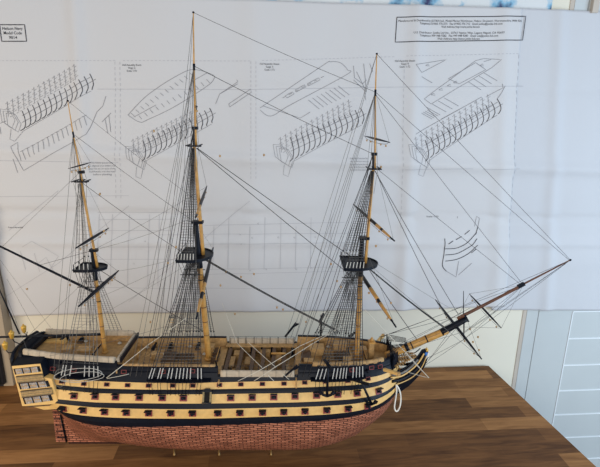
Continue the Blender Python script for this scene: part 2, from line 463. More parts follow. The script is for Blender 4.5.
for k in range(4):
    L1.append([(467+k*5, 82-k*3), (480+k*5, 90-k*3)])
    L1.append([(425+k*6, 107-k*3), (439+k*6, 115-k*3)]); L1.append([(420+k*2, 113-k), (431+k*2, 119-k)])
L1 += [[(486, 96), (501, 88), (500, 84)], [(495, 99), (500, 92), (503, 86)], [(414, 134), (480, 97)], [(440, 119), (475, 100), (473, 103)]]
for lo, hi in ((-50, 122), (122, 257), (257, 392), (392, 700)):
    ink_obj('deck_plan_drawing', [pl for pl in L1 if lo <= sum(p[0] for p in pl)/len(pl) < hi], .0012, 'ink_light')
# bow profile drawing
L2 = [smooth([(444, 238), (443, 252), (441, 264), (445, 270)])]
for k in range(3):
    L2.append(smooth([(444, 248+k*6), (456, 247+k*5.5), (468, 240+k*6), (476, 232+k*6)]))
L2 += [[(470, 252), (475, 248)], [(447, 243), (452, 240)], [(455, 239), (461, 236)], [(464, 234), (469, 230)], [(475, 234), (477, 227)]]
ink_obj('bow_profile_drawing', L2, .0022, 'ink')
ink_obj('bow_profile_drawing', [[(445, 270), (455, 276), (457, 260)], [(457, 274), (470, 262)], [(457, 216), (457, 218)], [(474, 226), (476, 216), (479, 218), (477, 228)]], .0014, 'ink_light')
# long fine construction lines and grid
L3 = [[(98, 89.2), (250, 89.6), (380, 87.3), (522, 86.3)], [(0, 160), (120, 162)], [(0, 196), (130, 195)], [(205, 225), (345, 222)], [(160, 234), (350, 233)], [(205, 243), (345, 242)], [(210, 268), (345, 266)], [(205, 273), (360, 270)], [(100, 286), (330, 288)],
      [(98, 212), (170, 212)], [(480, 169), (516, 168)], [(403, 169), (470, 168)]]
for x in (100, 113, 130, 150, 160, 172): L3.append([(x, 214), (x-1, 284)])
for x in (214, 229, 250, 265, 281, 296, 311, 331): L3.append([(x, 217 if x % 2 else 226), (x-1, 268)])
for y in (219, 230, 246, 258): L3.append([(100, y), (172, y-.5)])
L3 += [[(24, 246), (34, 240), (60, 255), (52, 268)], [(40, 262), (48, 256), (58, 274)], [(22, 250), (28, 268)], [(36, 252), (42, 270)]]
L3 += dashed((0, 61), (118, 61), 30) + dashed((124, 61), (252, 61.5), 32) + dashed((262, 61), (395, 57), 34) + dashed((405, 56.5), (518, 54), 30)
for (a, c) in (((116, 62), (117, 200)), ((121, 62), (122, 200)), ((251, 62), (251, 180)), ((256, 62), (256, 180)), ((517, 55), (508, 240)), ((403, 70), (400, 230))): L3 += dashed(a, c, 26)
L3 += [[(0, 300), (60, 262), (130, 205)], [(10, 230), (60, 190)], [(130, 300), (250, 200)]]
ink_obj('construction_lines', L3, .0010, 'ink_faint')
# boxed titles, captions
def text_on_sheet(name, body, px, py, h_px, mname='ink', bold=0.0, align='CENTER', wpx=None):
    cu = bpy.data.curves.new('text_curve', 'FONT'); cu.body = body; cu.align_x = align; cu.size = 1; cu.offset = bold; cu.space_line = 1.0; cu.resolution_u = 2
    o = bpy.data.objects.new('text_curve', cu); COL.objects.link(o)
    bpy.context.view_layer.update()
    me = bpy.data.meshes.new_from_object(o.evaluated_get(bpy.context.evaluated_depsgraph_get()))
    bpy.data.objects.remove(o); bpy.data.curves.remove(cu)
    A0 = wall_pt(px, py, YP); dx = (wall_pt(px+10, py, YP)-A0)/10; s = h_px*1.4*dx.length
    xs = [v.co.x for v in me.vertices]; sx = s
    if wpx: sx = wpx*dx.length/(max(xs)-min(xs))
    e = dx.normalized()
    for v in me.vertices:
        x = A0.x + v.co.x*sx*e.x; z = A0.z + v.co.x*sx*e.z + v.co.y*s
        v.co = (x, paper_y(x, z, .0028), z)
    me.materials.clear(); me.materials.append(M[mname]); me.update()
    return link(name, me, plan)
def frame_px(name, pts, w=.0022):
    ink_obj(name, [pts+[pts[0]]], w, 'ink')
frame_px('title_box', [(1.4, 25.3), (26.2, 25.3), (28.2, 41.7), (3.6, 41.8)])
for k, t in enumerate(('Nelson Navy', 'Model Code', '9014')):
    text_on_sheet('title_text', t, 14.2+k*.4, 30.4+k*4.5, 2.9, 'ink', .005, wpx=(20, 18, 8)[k])
frame_px('address_box', [(395.8, 18), (523.8, 17), (520.6, 40.6), (394.2, 42.6)])
for k, (t, w) in enumerate((('Manufactured & Distributed by JOTIKA Ltd., Model Marine Warehouse, Hadzor, Droitwich, Worcestershire, WR9 7DS', 122),
                            ('Telephone 01905 776 073   Fax 01905 776 712   Email jotika@jotika-ltd.com', 82), ('Web Address http://www.jotika-ltd.com', 38), (None, 0),
                            ('U.S. Distributor: Jotika Ltd Inc., 22761 Native Way, Laguna Niguel, CA 92677', 90),
                            ('Telephone 949 448 9282   Fax 949 448 9283   Email usa@jotika-ltd.com', 78), ('Web Address http://www.jotika-ltd.com', 42))):
    if t: text_on_sheet('address_text', t, 459+(-2 if k > 3 else 0), 22.6+k*2.95, 1.9, 'ink', .0, wpx=w)
for (x, y, s) in ((133, 66.2, 2), (269.5, 65.2, 3), (403.5, 62.2, 4)):
    for k, (t, w) in enumerate((('Hull Assembly Sheets', 19), ('Stage %d' % s, 7), ('Scale 1:72', 10))):
        text_on_sheet('caption_text', t, x, y+k*2.9, 1.8, 'ink', 0, wpx=w)
for k, w in enumerate((22, 26, 26, 25, 18)):
    text_on_sheet('note_text', ('The frame pieces must', 'be aligned true before the', 'glue has set on each of the', 'bulkheads and the keel', 'before planking')[k], 104+(0), 163+k*2.9, 1.8, 'ink_light', 0, wpx=w)
for k in range(5):
    text_on_sheet('note_text', 'check all the frame slots here', 358, 158.5+k*2.9, 1.6, 'ink_light', 0, wpx=18)
text_on_sheet('caption_text', 'Scale 1:72', 432, 217, 1.6, 'ink', 0, wpx=12)
text_on_sheet('caption_text', 'Frame Assembly', 17, 227.5, 1.6, 'ink', 0, wpx=15)
for (x, y) in ((258, 223), (240, 234), (252, 237), (278, 237), (294, 237), (315, 237), (241, 243), (250, 269), (266, 268), (296, 268), (311, 267), (135, 262), (146, 240)):
    text_on_sheet('caption_text', '12', x, y+.6, 1.4, 'ink_light')

# ------------------------------------------------------------------ THE SHIP
ship = empty('model_ship', (0, SD, SZ), SA)
tag(ship, 'wooden model of a three-masted sailing warship in black and yellow stripes on the table', 'model ship')
def P(mb, name, parent=None, **k): return mb.build(name, parent or ship, **k)
# hull lines (metres, keel bottom z = 0, bow towards +x)
HB = .110
BX = [-.57, -.44, -.35, -.23, -.11, .06, .15, .216, .25, .275, .30, .335]
BAND = [[.137, .131, .122, .1245, .128, .136, .1412, .145, .147, .150, .154, .158],
        [.1475, .1455, .145, .1445, .145, .1512, .154, .1555, .1575, .162, .166, .170],
        [.168, .1655, .163, .1643, .1652, .1687, .1712, .171, .171, .173, .176, .180],
        [.176, .1738, .1722, .1743, .1751, .1771, .1798, .1795, .179, .180, .183, .187],
        [.194, .192, .189, .1904, .1914, .1935, .1962, .1955, .1955, .197, .200, .204],
        [.201, .1995, .1973, .1979, .1994, .2025, .2045, .204, .204, .205, .207, .210],
        [.213, .2105, .210, .2094, .2111, .2145, .2168, .2145, .214, .215, .217, .219]]
XPOOP, XQD, XFC = -.308, -.094, .076
def topz(x):
    if x < XPOOP: return interp([-.57, -.50, -.435, -.31], [.266, .2585, .2525, .2482], x)
    if x < XQD: return .2398
    if x < XFC: return .2229
    return interp([.076, .24, .33], [.2447, .2415, .246], x)
def prof(z):
    if z < .145: return max(.004, HB*(1-(1-max(0, z)/.145)**2.5)**.62)
    return HB - .043*sst(0, 1.05, (z-.145)/.10)
def stemx(z): return interp([0, .01, .017, .035, .053, .086, .113, .14, .17, .2, .26], [.15, .195, .214, .236, .252, .279, .297, .305, .309, .309, .302], z)
def sternx(z): return interp([0, .13, .139, .149, .168, .176, .196, .204, .217, .27], [-.466, -.476, -.478, -.487, -.500, -.503, -.5065, -.508, -.511, -.521], z)
def hbr(x, z):
    b = prof(z); xf = .06; xa = -.12
    if x > xf:
        s = (x-xf)/(stemx(z)-xf)
        if s >= 1: return .004
        u = min(1, z/.16)
        return max(.004, b*(1-s**lerp(1.8, 3.1, u))**lerp(.95, .52, u))
    if x < xa:
        s = min((xa-x)/(xa-sternx(min(z, .13))), 1.25); up = sst(.128, .168, z); w = min(1, z/.14)
        low = max(0., 1-min(1, s)**lerp(1.5, 6., w**1.4))**lerp(1.15, .55, w)
        return max(.005, b*lerp(low, 1-.22*s**2.2, up))
    return b
def hit(px, py):
    y = -.13
    for i in range(2600):
        p = at(px, py, y)
        if -y <= hbr(p.x, p.z): return p
        y += .00005
    return at(px, py, -.06)
# stations
ST = [-.44+.013*i for i in range(0, 50)]
for q in (XPOOP, XQD, XFC): ST += [q-.0006, q+.0006]
ST = sorted(s for s in ST if s < .2)
AFT = [1, .9, .78, .64, .5, .34, .17]; FORE = [0, .1, .22, .34, .46, .57, .67, .76, .84, .905, .95, .98, .995, 1]
def row_x(zr):            # x of every column for a row whose height is zr(x)
    xe = -.5
    for _ in range(8): xe = sternx(zr(xe))
    xs = .3
    for _ in range(8): xs = stemx(zr(xs))
    if xs < .2: xs = max(xs, .0)
    f0 = min(ST[-1], xs-.05)
    out = [lerp(ST[0], xe, a) for a in AFT]
    out += [x if f0 == ST[-1] else lerp(ST[0], f0, (x-ST[0])/(ST[-1]-ST[0])) for x in ST]
    out += [lerp(f0, xs, a) for a in FORE[1:]]
    return out
def bandz(k): return lambda x: interp(BX, BAND[k], x)
UW = [0, .012, .04, .08, .13, .19, .26, .34, .42, .51, .6, .7, .8, .9]
rows = [((lambda x, t=t: bandz(0)(x)*t), 'copper') for t in UW]
names = ['black', 'yellow', 'black', 'yellow', 'black', 'yellow']
for k in range(6):
    for t in (0, .5): rows.append(((lambda x, k=k, t=t: lerp(bandz(k)(x), bandz(k+1)(x), t)), names[k]))
for t in (0, .33, .66, 1): rows.append(((lambda x, t=t: lerp(bandz(6)(x), topz(x), t)), 'black'))
mb = MB(); mb.uv = []
grid = []; arc = None
for ri, (zr, mn) in enumerate(rows):
    xs = row_x(zr); line = []
    for ci, x in enumerate(xs):
        z = zr(x); y = hbr(x, z)
        if mn == 'black' and 0 < ri and ri < len(rows)-4: y += .0006
        line.append(V((x, y, z)))
    if arc is None: arc = [0]*len(xs)
    else: arc = [a + (p-q).length for a, p, q in zip(arc, line, grid[-1][0])]
    grid.append((line, list(arc), mn))
NC = len(grid[0][0])
# inside of the bulwarks
lt = grid[-1][0]
def inner(off, dz): return [V((p.x, max(.002, p.y-off), p.z-dz)) for p in lt]
ext = [(inner(.0042, 0), arc, 'black'), (inner(.0042, .0265), arc, 'tan')]
allr = grid + ext
for sgn in (-1, 1):
    o = len(mb.v)
    for line, ar, mn in allr:
        for p, a in zip(line, ar):
            mb.v.append(V((p.x, sgn*p.y, p.z))); mb.uv.append((p.x + (0 if sgn < 0 else .5), a))
    for r in range(len(allr)-1):
        mn = allr[r+1][2] if r+1 >= len(grid) else allr[r][2]
        for c in range(NC-1):
            f = [o+r*NC+c, o+r*NC+c+1, o+(r+1)*NC+c+1, o+(r+1)*NC+c]
            if sgn > 0: f.reverse()
            mb.face(f, mn, r < len(UW))
HW = len(allr)*NC
for r in range(len(grid)-1):                       # stem and stern closures, keel
    for c in (0, NC-1):
        f = [r*NC+c, (r+1)*NC+c, HW+(r+1)*NC+c, HW+r*NC+c]
        if c: f.reverse()
        mb.face(f, 'copper' if r < len(UW) else 'black')
for c in range(NC-1): mb.face([c+1, c, HW+c, HW+c+1], 'copper')
hull = P(mb, 'hull')
# keel, rudder, straps
mb = MB(); mb.box((-.155, 0, -.002), (.62, .008, .006), 'copper'); P(mb, 'keel', hull)
mb = MB(); mb.prism([V((-.470, -.004, .002)), V((-.4925, -.004, .002)), V((-.4905, -.004, .10)), V((-.488, -.004, .135)), V((-.478, -.004, .135)), V((-.478, -.004, .12))], (0, .008, 0), 'brown')
rud = P(mb, 'rudder', hull, fix=True)
mb = MB(); mb.uv = 'xz'; mb.prism([V((-.4695, -.0046, 0)), V((-.494, -.0046, 0)), V((-.4917, -.0046, .088)), V((-.477, -.0046, .088))], (0, .0092, 0), 'copper'); P(mb, 'rudder_plating', rud, fix=True)
for k in range(5):
    z = .014+.017*k
    mb = MB(); mb.box((-.478-.0005*k, 0, z), (.024, .0112, .0016), 'black'); P(mb, 'pintle_strap', rud)
mb = MB(); mb.tube([(-.4695, -.0062, .0), (-.4745, -.0062, .075)], .0013, 'black'); P(mb, 'hinge_post', rud)
# brass pins under the keel
for (px, py) in ((174, 453.3), (219, 454.6), (271, 455.3)):
    p = at(px, 450)
    mb = MB(); mb.lathe([(.0034, -.0399), (.0034, -.0385), (.0024, -.0375), (.0024, -.022), (.0036, -.014), (.0036, -.004), (.002, -.001)], (p.x, 0, 0), 'brass', 10)
    P(mb, 'support_pin')
# decks
def deck(name, x0, x1, zf, mname, hole=None, n=26, parent=None):
    mb = MB(); ps = []
    for i in range(n+1):
        x = lerp(x0, x1, i/n); z = zf(x) if callable(zf) else zf
        ps.append((x, max(.003, hbr(x, z)-.0044), z))
    for (x, y, z) in ps:
        for yy in (-y, -y*.5, 0, y*.5, y): mb.v.append(V((x, yy, z + .0018*(1-(yy/y)**2))))
    K = len(mb.v); mb.v += [p-V((0, 0, .002)) for p in mb.v]
    for i in range(n):
        for j in range(4):
            a = i*5+j
            mb.face([a, a+5, a+6, a+1], mname); mb.face([K+a, K+a+1, K+a+6, K+a+5], mname)
    for j in range(4):
        mb.face([j, j+1, K+j+1, K+j], mname); a = n*5+j; mb.face([a+1, a, K+a, K+a+1], mname)
    return P(mb, name, parent)
poop = deck('poop_deck', -.516, XPOOP-.001, lambda x: topz(x)-.0165, 'deck')
qd = deck('quarterdeck', XPOOP, XQD+.004, .2165, 'deck')
gd = deck('upper_gun_deck', -.12, .10, .194, 'tan')
fc = deck('forecastle_deck', XFC-.004, .286, .2205, 'deck')
def bulkhead(name, x, z0, z1, mname, t=.003):
    y = hbr(x, z0)-.0044
    mb = MB(); mb.box((x, 0, (z0+z1)/2), (t, 2*y, z1-z0), mname); return P(mb, name)
bulkhead('poop_bulkhead', XPOOP, .2155, topz(XPOOP-.001)-.0155, 'tan')
bulkhead('waist_bulkhead', XQD+.003, .194, .2165, 'tan'); bulkhead('waist_bulkhead', XFC-.004, .194, .2205, 'tan')
bulkhead('beakhead_bulkhead', .286, .20, .247, 'black')
# hammock nettings: rolls of cloth along the rails
def roll(name, pts, w, h, mname='cloth', lines=True):
    mb = MB(); n = len(pts)
    sec = [(-.5, 0), (-.5, .62), (-.3, .95), (.1, 1), (.42, .85), (.5, .5), (.5, 0)]
    m_ = len(sec); o = 0
    fine = []
    for a, c in zip(pts, pts[1:]):
        k = max(1, int((V(c)-V(a)).length/.006))
        fine += [lerp(V(a), V(c), i/k) for i in range(k)]
    fine.append(V(pts[-1]))
    for i, p in enumerate(fine):
        a = fine[max(0, i-1)]; c = fine[min(len(fine)-1, i+1)]; d = (c-a).normalized(); s = V((0, 0, 1)).cross(d).normalized()
        k = 1 + .02*math.sin(i*2.1) + .02*random.uniform(-1, 1)
        for (u, v) in sec: mb.v.append(p + s*u*w*k + V((0, 0, v*h*k)))
    for i in range(len(fine)-1):
        for k in range(m_-1):
            a = i*m_+k; mb.face([a, a+m_, a+m_+1, a+1], mname, True)
    mb.face(list(range(m_)), mname); mb.face([(len(fine)-1)*m_+k for k in reversed(range(m_))], mname)
    r = P(mb, name)
    if lines:
        for i, p in enumerate(fine):
            if i % 4 == 2 and 0 < i < len(fine)-1:
                c = fine[i+1]; d = (c-fine[i-1]).normalized(); s = V((0, 0, 1)).cross(d).normalized()
                lm = MB(); lm.tube([p + s*u*w*1.12 + V((0, 0, v*h*1.1)) for (u, v) in sec], .0003, 'rope_grey', 4); P(lm, 'lashing', r)
    return r
def rail_pts(x0, x1, sgn, dz=0., off=.003, n=8):
    out = []
    for i in range(n+1):
        x = lerp(x0, x1, i/n); z = topz(x); out.append(V((x, sgn*(hbr(x, z)-off), z+dz)))
    return out
for sgn in (-1, 1):
    roll('hammock_netting', rail_pts(-.509, XPOOP-.004, sgn, -.001), .010, .011)
    roll('hammock_netting', rail_pts(XQD+.006, XFC-.008, sgn, -.001), .010, .0125)
    if sgn < 0:
        roll('hammock_netting', rail_pts(XFC+.03, .262, sgn, -.001), .008, .008, 'tan')
        roll('hammock_netting', rail_pts(XPOOP+.012, XQD-.006, sgn, -.001), .007, .0055, 'tan')
yy = hbr(XPOOP, .248)-.005
roll('hammock_netting', [V((XPOOP, -yy, .2455)), V((XPOOP, 0, .2465)), V((XPOOP, yy, .2455))], .0065, .009)
mb = MB(); mb.box((XPOOP+.0065, 0, .2495), (.0025, 2*yy, .011), 'black'); P(mb, 'poop_barricade')
# black cap rails
for sgn in (-1, 1):
    for (a, c) in ((-.519, XPOOP-.001), (XPOOP+.001, XQD-.001), (XQD+.001, XFC-.001), (XFC+.001, .296)):
        mb = MB(); pts = rail_pts(a, c, sgn, .0, .0022, 14)
        for p, q in zip(pts, pts[1:]): mb.bar(p, q, .0064, .002, 'black')
        P(mb, 'cap_rail')
    z = .2295
    for (xa_, xb_) in ((-.514, XQD-.002), (XFC+.002, .294)):
        mb = MB(); pts = [V((x, sgn*(hbr(x, z)+.0004), z)) for x in [lerp(xa_, xb_, i/24) for i in range(25)]]
        for p, q in zip(pts, pts[1:]): mb.bar(p, q, .0014, .0016, 'black')
        P(mb, 'sheer_moulding')
# far side rail on stanchions across the waist, white cloth over it comes from the netting; waist stanchions and beams
for sgn in (-1, 1):
    for i in range(9):
        x = lerp(XQD+.008, XFC-.008, i/8); y = sgn*(hbr(x, .2229)-.009)
        mb = MB(); mb.tube([(x, y, .2217), (x, y, .2417)], .0008, 'black', 5); P(mb, 'netting_stanchion')
    pts = [V((lerp(XQD+.008, XFC-.008, i/8), sgn*(hbr(lerp(XQD+.008, XFC-.008, i/8), .2229)-.009), .2414)) for i in range(9)]
    mb = MB(); mb.tube(pts, .0005, 'rope_black', 4); P(mb, 'netting_line')
    mb = MB(); pts = [V((x, sgn*(hbr(x, .2217)-.0135), .2217)) for x in [lerp(XQD, XFC, i/10) for i in range(11)]]
    for p, q in zip(pts, pts[1:]): mb.bar(p, q, .018, .003, 'tan')
    P(mb, 'gangway')
    for i in range(7):
        x = lerp(XQD+.012, XFC-.012, i/6); y = sgn*(hbr(x, .2217)-.0235)
        mb = MB(); mb.box((x, y, .2075), (.005, .004, .027), 'black'); P(mb, 'waist_post')
for px in (213.5, 228, 240, 252.5, 263, 273.5, 284):
    x = at(px, 358).x; y = hbr(x, .2217)-.023
    mb = MB(); mb.box((x, 0, .2157), (.0085, 2*y, .008), 'brown'); P(mb, 'skid_beam')
for (x, y, L) in ((.032, .02, .035),):
    mb = MB(); mb.tube([(x-L/2, y, .2227), (x, y, .2227), (x+L/2, y, .2227)], [.0022, .0029, .0022], 'spar', 8); P(mb, 'spare_spar')
random.seed(11)
for i, (x, y, sx, sy, sz) in enumerate(((-.062, .035, .02, .02, .02), (-.035, .01, .018, .03, .014), (.0, .045, .022, .016, .02), (.03, .02, .016, .03, .018), (.05, -.02, .014, .02, .016), (-.06, -.03, .02, .016, .012), (.012, -.03, .022, .014, .012))):
    mb = MB(); mb.box((x, y, .1945+sz/2), (sx, sy, sz), 'tan'); mb.box((x, y, .1945+sz+.001), (sx*1.08, sy*1.08, .002), 'deck'); P(mb, 'deck_hatch')

# ---- gun ports
def hull_frame(p, sgn):
    e = .004; x, z = p.x, p.z
    y = hbr(x, z); dyx = (hbr(x+e, z)-hbr(x-e, z))/(2*e); dyz = (hbr(x, z+e)-hbr(x, z-e))/(2*e)
    t = V((1, sgn*dyx, 0)).normalized(); n = V((-dyx, sgn, -dyz)).normalized(); n = (n - t*n.dot(t)).normalized(); u = n.cross(t)
    if u.z < 0: u = -u
    return Matrix(((t.x, n.x, u.x, x), (t.y, n.y, u.y, sgn*y), (t.z, n.z, u.z, z), (0, 0, 0, 1)))
def ring_mesh(w, h, iw, ih):
    mb = MB()
    for (cx, cz, sx, sz) in ((0, (h+ih)/4, w, (h-ih)/2), (0, -(h+ih)/4, w, (h-ih)/2), ((w+iw)/4, 0, (w-iw)/2, ih), (-(w+iw)/4, 0, (w-iw)/2, ih)):
        mb.box((cx, .0004, cz), (sx, .0022, sz), 'red')
    mb.box((0, -.0005, 0), (iw, .0022, ih), 'bore')
    return mb
mb = ring_mesh(.0150, .0126, .0104, .0066)
mb.lathe([(.0024, -.001), (.0022, .006), (.0027, .0072), (.0027, .0082), (.0013, .0083)], (0, 0, -.0006), 'black', 8, (0, 1, 0))
port_me = mb.mesh('gun_port')
mb = MB()
Rl = Matrix.Rotation(R_(-6), 3, 'X')
mb.box(Rl @ V((0, .0052, 0)) + V((0, .0008, .0064)), (.0145, .0104, .0012), 'black', Rl)
mb.box(Rl @ V((0, .0052, -.0009)) + V((0, .0008, .0064)), (.0125, .0088, .0006), 'red', Rl)
lid_me = mb.mesh('port_lid')
mb = ring_mesh(.0112, .0082, .0088, .0060); small_me = mb.mesh('gun_port')
mb.lathe([(.0022, -.001), (.0019, .006), (.0023, .007), (.0012, .0071)], (0, 0, -.0004), 'black', 8, (0, 1, 0)); small_gun_me = mb.mesh('gun_port')
LOW = [(63.5, 408.7), (83.3, 410.4), (104.7, 412), (126.4, 412.7), (148.8, 413.2), (171, 413.3), (192.7, 413.4), (218, 413.3), (240, 413), (262.6, 412.6), (283.8, 412.1), (305, 411.4), (326.7, 410.4), (348, 408.8), (367.6, 406)]
MID = [(74.2, 396), (95.3, 396.6), (115.7, 397.2), (139.4, 397.6), (162.4, 398), (183.5, 398.2), (230.8, 398), (252.2, 397.6), (273.8, 397.2), (295, 396.5), (316.6, 395.6), (337.7, 394.6), (357, 393.4), (378.5, 391)]
UPR = [(62, 381.5), (83.9, 383.8), (106.9, 384.5), (127.7, 385.2), (148.6, 385.6), (172.8, 385.6), (193, 385.6), (219.5, 385), (240.9, 384.4), (262.4, 384), (284, 383.6), (304.7, 382.6), (326, 381.6), (348, 380.8), (368, 378.8)]
TOPP = [(53, 368.6), (74, 370), (124, 371.8), (163, 371.6), (192.5, 371), (352, 369.8), (371.5, 367.6), (380, 366.4)]
for lst, me, lid in ((LOW, port_me, 1), (MID, port_me, 1), (UPR, small_gun_me, 0), (TOPP, small_me, 0)):
    for (px, py) in lst:
        p = hit(px, py)
        for sgn in ((-1, 1) if me is not small_me else (-1,)):
            o = link('gun_port', me, ship); o.matrix_local = hull_frame(p, sgn)
            if lid:
                l = link('port_lid', lid_me, o)
# entry port with its canopy and steps
p = hit(207.3, 396.6); Mx = hull_frame(p, -1)
mb = MB(); mb.box((0, .0006, -.001), (.011, .002, .02), 'bore'); mb.box((-.0075, .003, -.001), (.0035, .005, .021), 'olive'); mb.box((.0075, .003, -.001), (.0035, .005, .021), 'olive')
mb.box((0, .005, .0108), (.021, .012, .0022), 'black'); mb.prism([(-.0105, 0, .012), (.0105, 0, .012), (.004, 0, .0165), (-.004, 0, .0165)], (0, .008, 0), 'black'); mb.box((0, .004, -.012), (.019, .009, .0016), 'black')
mb.box((0, .0003, -.003), (.007, .002, .015), 'tan')
ep = P(mb, 'entry_port', fix=True); ep.matrix_local = Mx
for k in range(7):
    p = hit(207.4, 403.5+k*2.0); Mx = hull_frame(p, -1)
    mb = MB(); mb.box((0, .0009, 0), (.011, .003, .0011), 'yellow' if 1 < k < 6 else 'black'); o = P(mb, 'side_step', ep)
    o.matrix_local = ep.matrix_local.inverted() @ Mx

# ---- quarter galleries and stern
def gat(px, py, off=0.):                # on the sloping side of the quarter gallery
    y = YG
    for _ in range(8): y = YG + max(0, at(px, py, y).z-.165)*.20
    p = at(px, py, y); p.y += off; return p
def quad(mb, pts, y, t, mname):
    ps = [gat(px, py, y-YG) for (px, py) in pts]
    mb.prism(ps, (0, t, 0), mname)
def mirror(mb):
    m2 = MB(); m2.v = [V((p.x, -p.y, p.z)) for p in mb.v]; m2.f = [list(reversed(f)) for f in mb.f]; m2.mi = list(mb.mi); m2.mats = list(mb.mats); m2.smooth = list(mb.smooth); return m2
YG = -.0885
def both(mb, name, parents):
    m2 = mirror(mb); return (P(mb, name, parents[0], fix=True), P(m2, name, parents[1], fix=True))
mb = MB(); quad(mb, [(11.8, 366.2), (40.3, 363.8), (43.6, 377.2), (51.6, 379), (57, 398), (58, 403.2), (40, 406), (22.2, 406)], YG, .045, 'yellow')
G = both(mb, 'quarter_gallery', (ship, ship))
mb = MB(); a_ = [gat(11.6, 365.9), gat(40.6, 363.5), gat(44, 377)]
b_ = [V((p.x+.0, -(hbr(p.x, min(p.z+.010, .258))-.001), min(p.z+.010, .258))) for p in a_]; b_[2] = V((a_[2].x+.006, -hbr(a_[2].x, a_[2].z), a_[2].z))
mb.add(a_+b_+[p+V((0, .03, -.002)) for p in a_], [(0, 1, 4, 3), (1, 2, 5, 4), (0, 3, 6), (0, 6, 7, 1), (1, 7, 8, 2), (3, 4, 7, 6), (4, 5, 8, 7), (2, 8, 5)], 'black'); both(mb, 'gallery_roof', G)
tiers = [((13.6, 368.8), (39.4, 366.0), (41.2, 371.4), (15.4, 374.4)), ((18.4, 383.4), (48.0, 380.6), (50.2, 386.4), (20.4, 389.2)), ((22.8, 397.8), (50.8, 394.4), (53.0, 400.2), (25.0, 404.0))]
def bil(q, u, v): return mixp(mixp(q[0], q[1], u), mixp(q[3], q[2], u), v)
for q in tiers:
    mb = MB(); quad(mb, [bil(q, 0, 0), bil(q, 1, 0), bil(q, 1, 1), bil(q, 0, 1)], YG-.001, .001, 'black'); fr = both(mb, 'gallery_frame', G)
    for k in range(3):
        u0 = .07 + k*.3; u1 = u0+.24
        mb = MB(); qq = [bil(q, u0, .04), bil(q, u1, .04), bil(q, u1, .96), bil(q, u0, .96)]
        quad(mb, qq, YG-.0018, .0008, 'glass')
        for a in (.0, .25, .5, .75):
            quad(mb, [bil(qq, a, 0), bil(qq, a+.06, 0), bil(qq, a+.06, 1), bil(qq, a, 1)], YG-.0022, .0004, 'tan')
        quad(mb, [bil(qq, 0, .45), bil(qq, 1, .45), bil(qq, 1, .55), bil(qq, 0, .55)], YG-.0022, .0004, 'tan')
        both(mb, 'gallery_window', G)
for q in (((16.2, 376.0), (42.6, 373.4), (45.2, 380.0), (18.0, 382.4)), ((21.0, 390.8), (51.6, 387.2), (53.4, 393.4), (22.4, 396.8))):
    mb = MB(); quad(mb, q, YG-.0022, .003, 'olive'); 
    for v in (0, .3, .62, .94):
        quad(mb, [bil(q, 0, v), bil(q, 1, v), bil(q, 1, v+.1), bil(q, 0, v+.1)], YG-.003, .003, 'brown' if v in (0, .94) else 'tan')
    both(mb, 'gallery_moulding', G)
mb = MB(); quad(mb, [(26, 406.2), (56, 402.6), (57.5, 410), (43, 411), (34, 408.4)], YG+.004, .04, 'yellow'); both(mb, 'gallery_foot', G)
mb = MB(); quad(mb, [(27, 406.0), (50, 404.4), (50.5, 405.4), (29, 407)], YG-.001, .006, 'brown'); both(mb, 'gallery_moulding', G)
# stern face
mb = MB()
zs = [(.152, -.507, .052), (.172, -.5085, .0545), (.196, -.5105, .055), (.217, -.513, .0545), (.252, -.518, .053), (.262, -.5215, .047), (.266, -.5235, .030), (.269, -.5245, .008)]
for (z, x, y) in zs: mb.v += [V((x, -y, z)), V((x, y, z)), V((x+.006, y, z)), V((x+.006, -y, z))]
for i in range(len(zs)-1):
    for k in range(4):
        a = 4*i+k; c = 4*i+(k+1) % 4; mb.face([a, c, c+4, a+4], 'yellow' if i < 4 else 'black')
mb.face([0, 3, 2, 1], 'yellow'); mb.face([28, 29, 30, 31], 'black')
stern = P(mb, 'stern_face', fix=True)
for z, x in ((.164, -.5085), (.190, -.5105), (.226, -.5145)):
    for k in range(7):
        y = -.0435+k*.0145
        mb = MB(); mb.box((x-.001, y, z), (.0022, .0105, .0125), 'black'); mb.box((x-.0022, y, z), (.001, .0085, .0105), 'glass'); mb.box((x-.0028, y, z), (.0006, .0007, .0105), 'tan'); mb.box((x-.0028, y, z), (.0006, .0085, .0007), 'tan')
        P(mb, 'stern_window', stern)
# taffrail: black curved quarter pieces rising to the stern
for sgn in (-1, 1):
    mb = MB(); pts = [at(13.2, 366, -.060), at(11.8, 359, -.056), at(13.4, 352.5, -.047), at(16.2, 348.6, -.031), at(19, 345.6, -.015), at(21.6, 343.2, 0)]
    pts = [V((p.x-.000, sgn*abs(p.y), p.z)) for p in pts]
    mb.tube(pts, .0036, 'black', 6)
    for p, q in zip(pts, pts[1:]):
        o = len(mb.v)
        for w_ in (p, q):
            mb.v += [V((w_.x-.0015, w_.y, w_.z)), V((w_.x-.0015+.0, w_.y, min(.236, w_.z-.004))), V((w_.x+.0015, w_.y, min(.236, w_.z-.004))), V((w_.x+.0015, w_.y, w_.z))]
        for k in range(4): mb.face([o+k, o+(k+1) % 4, o+4+(k+1) % 4, o+4+k], 'black')
    P(mb, 'taffrail', stern)
mb = MB(); mb.box((-.512, 0, .252), (.012, .094, .010), 'black'); P(mb, 'stern_bench')
for (x, y) in ((-.47, -.045), (-.47, .045), (-.43, -.05), (-.43, .05)):
    mb = MB(); sg = 1 if y > 0 else -1
    mb.lathe([(.0042, 0), (.004, .008), (.0028, .022), (.0032, .024), (.0018, .0245)], (x, y-sg*.012, topz(x)-.0085), 'black', 9, (0, sg, 0)); mb.box((x, y-sg*.008, topz(x)-.0125), (.010, .016, .005), 'brown')
    P(mb, 'carronade')
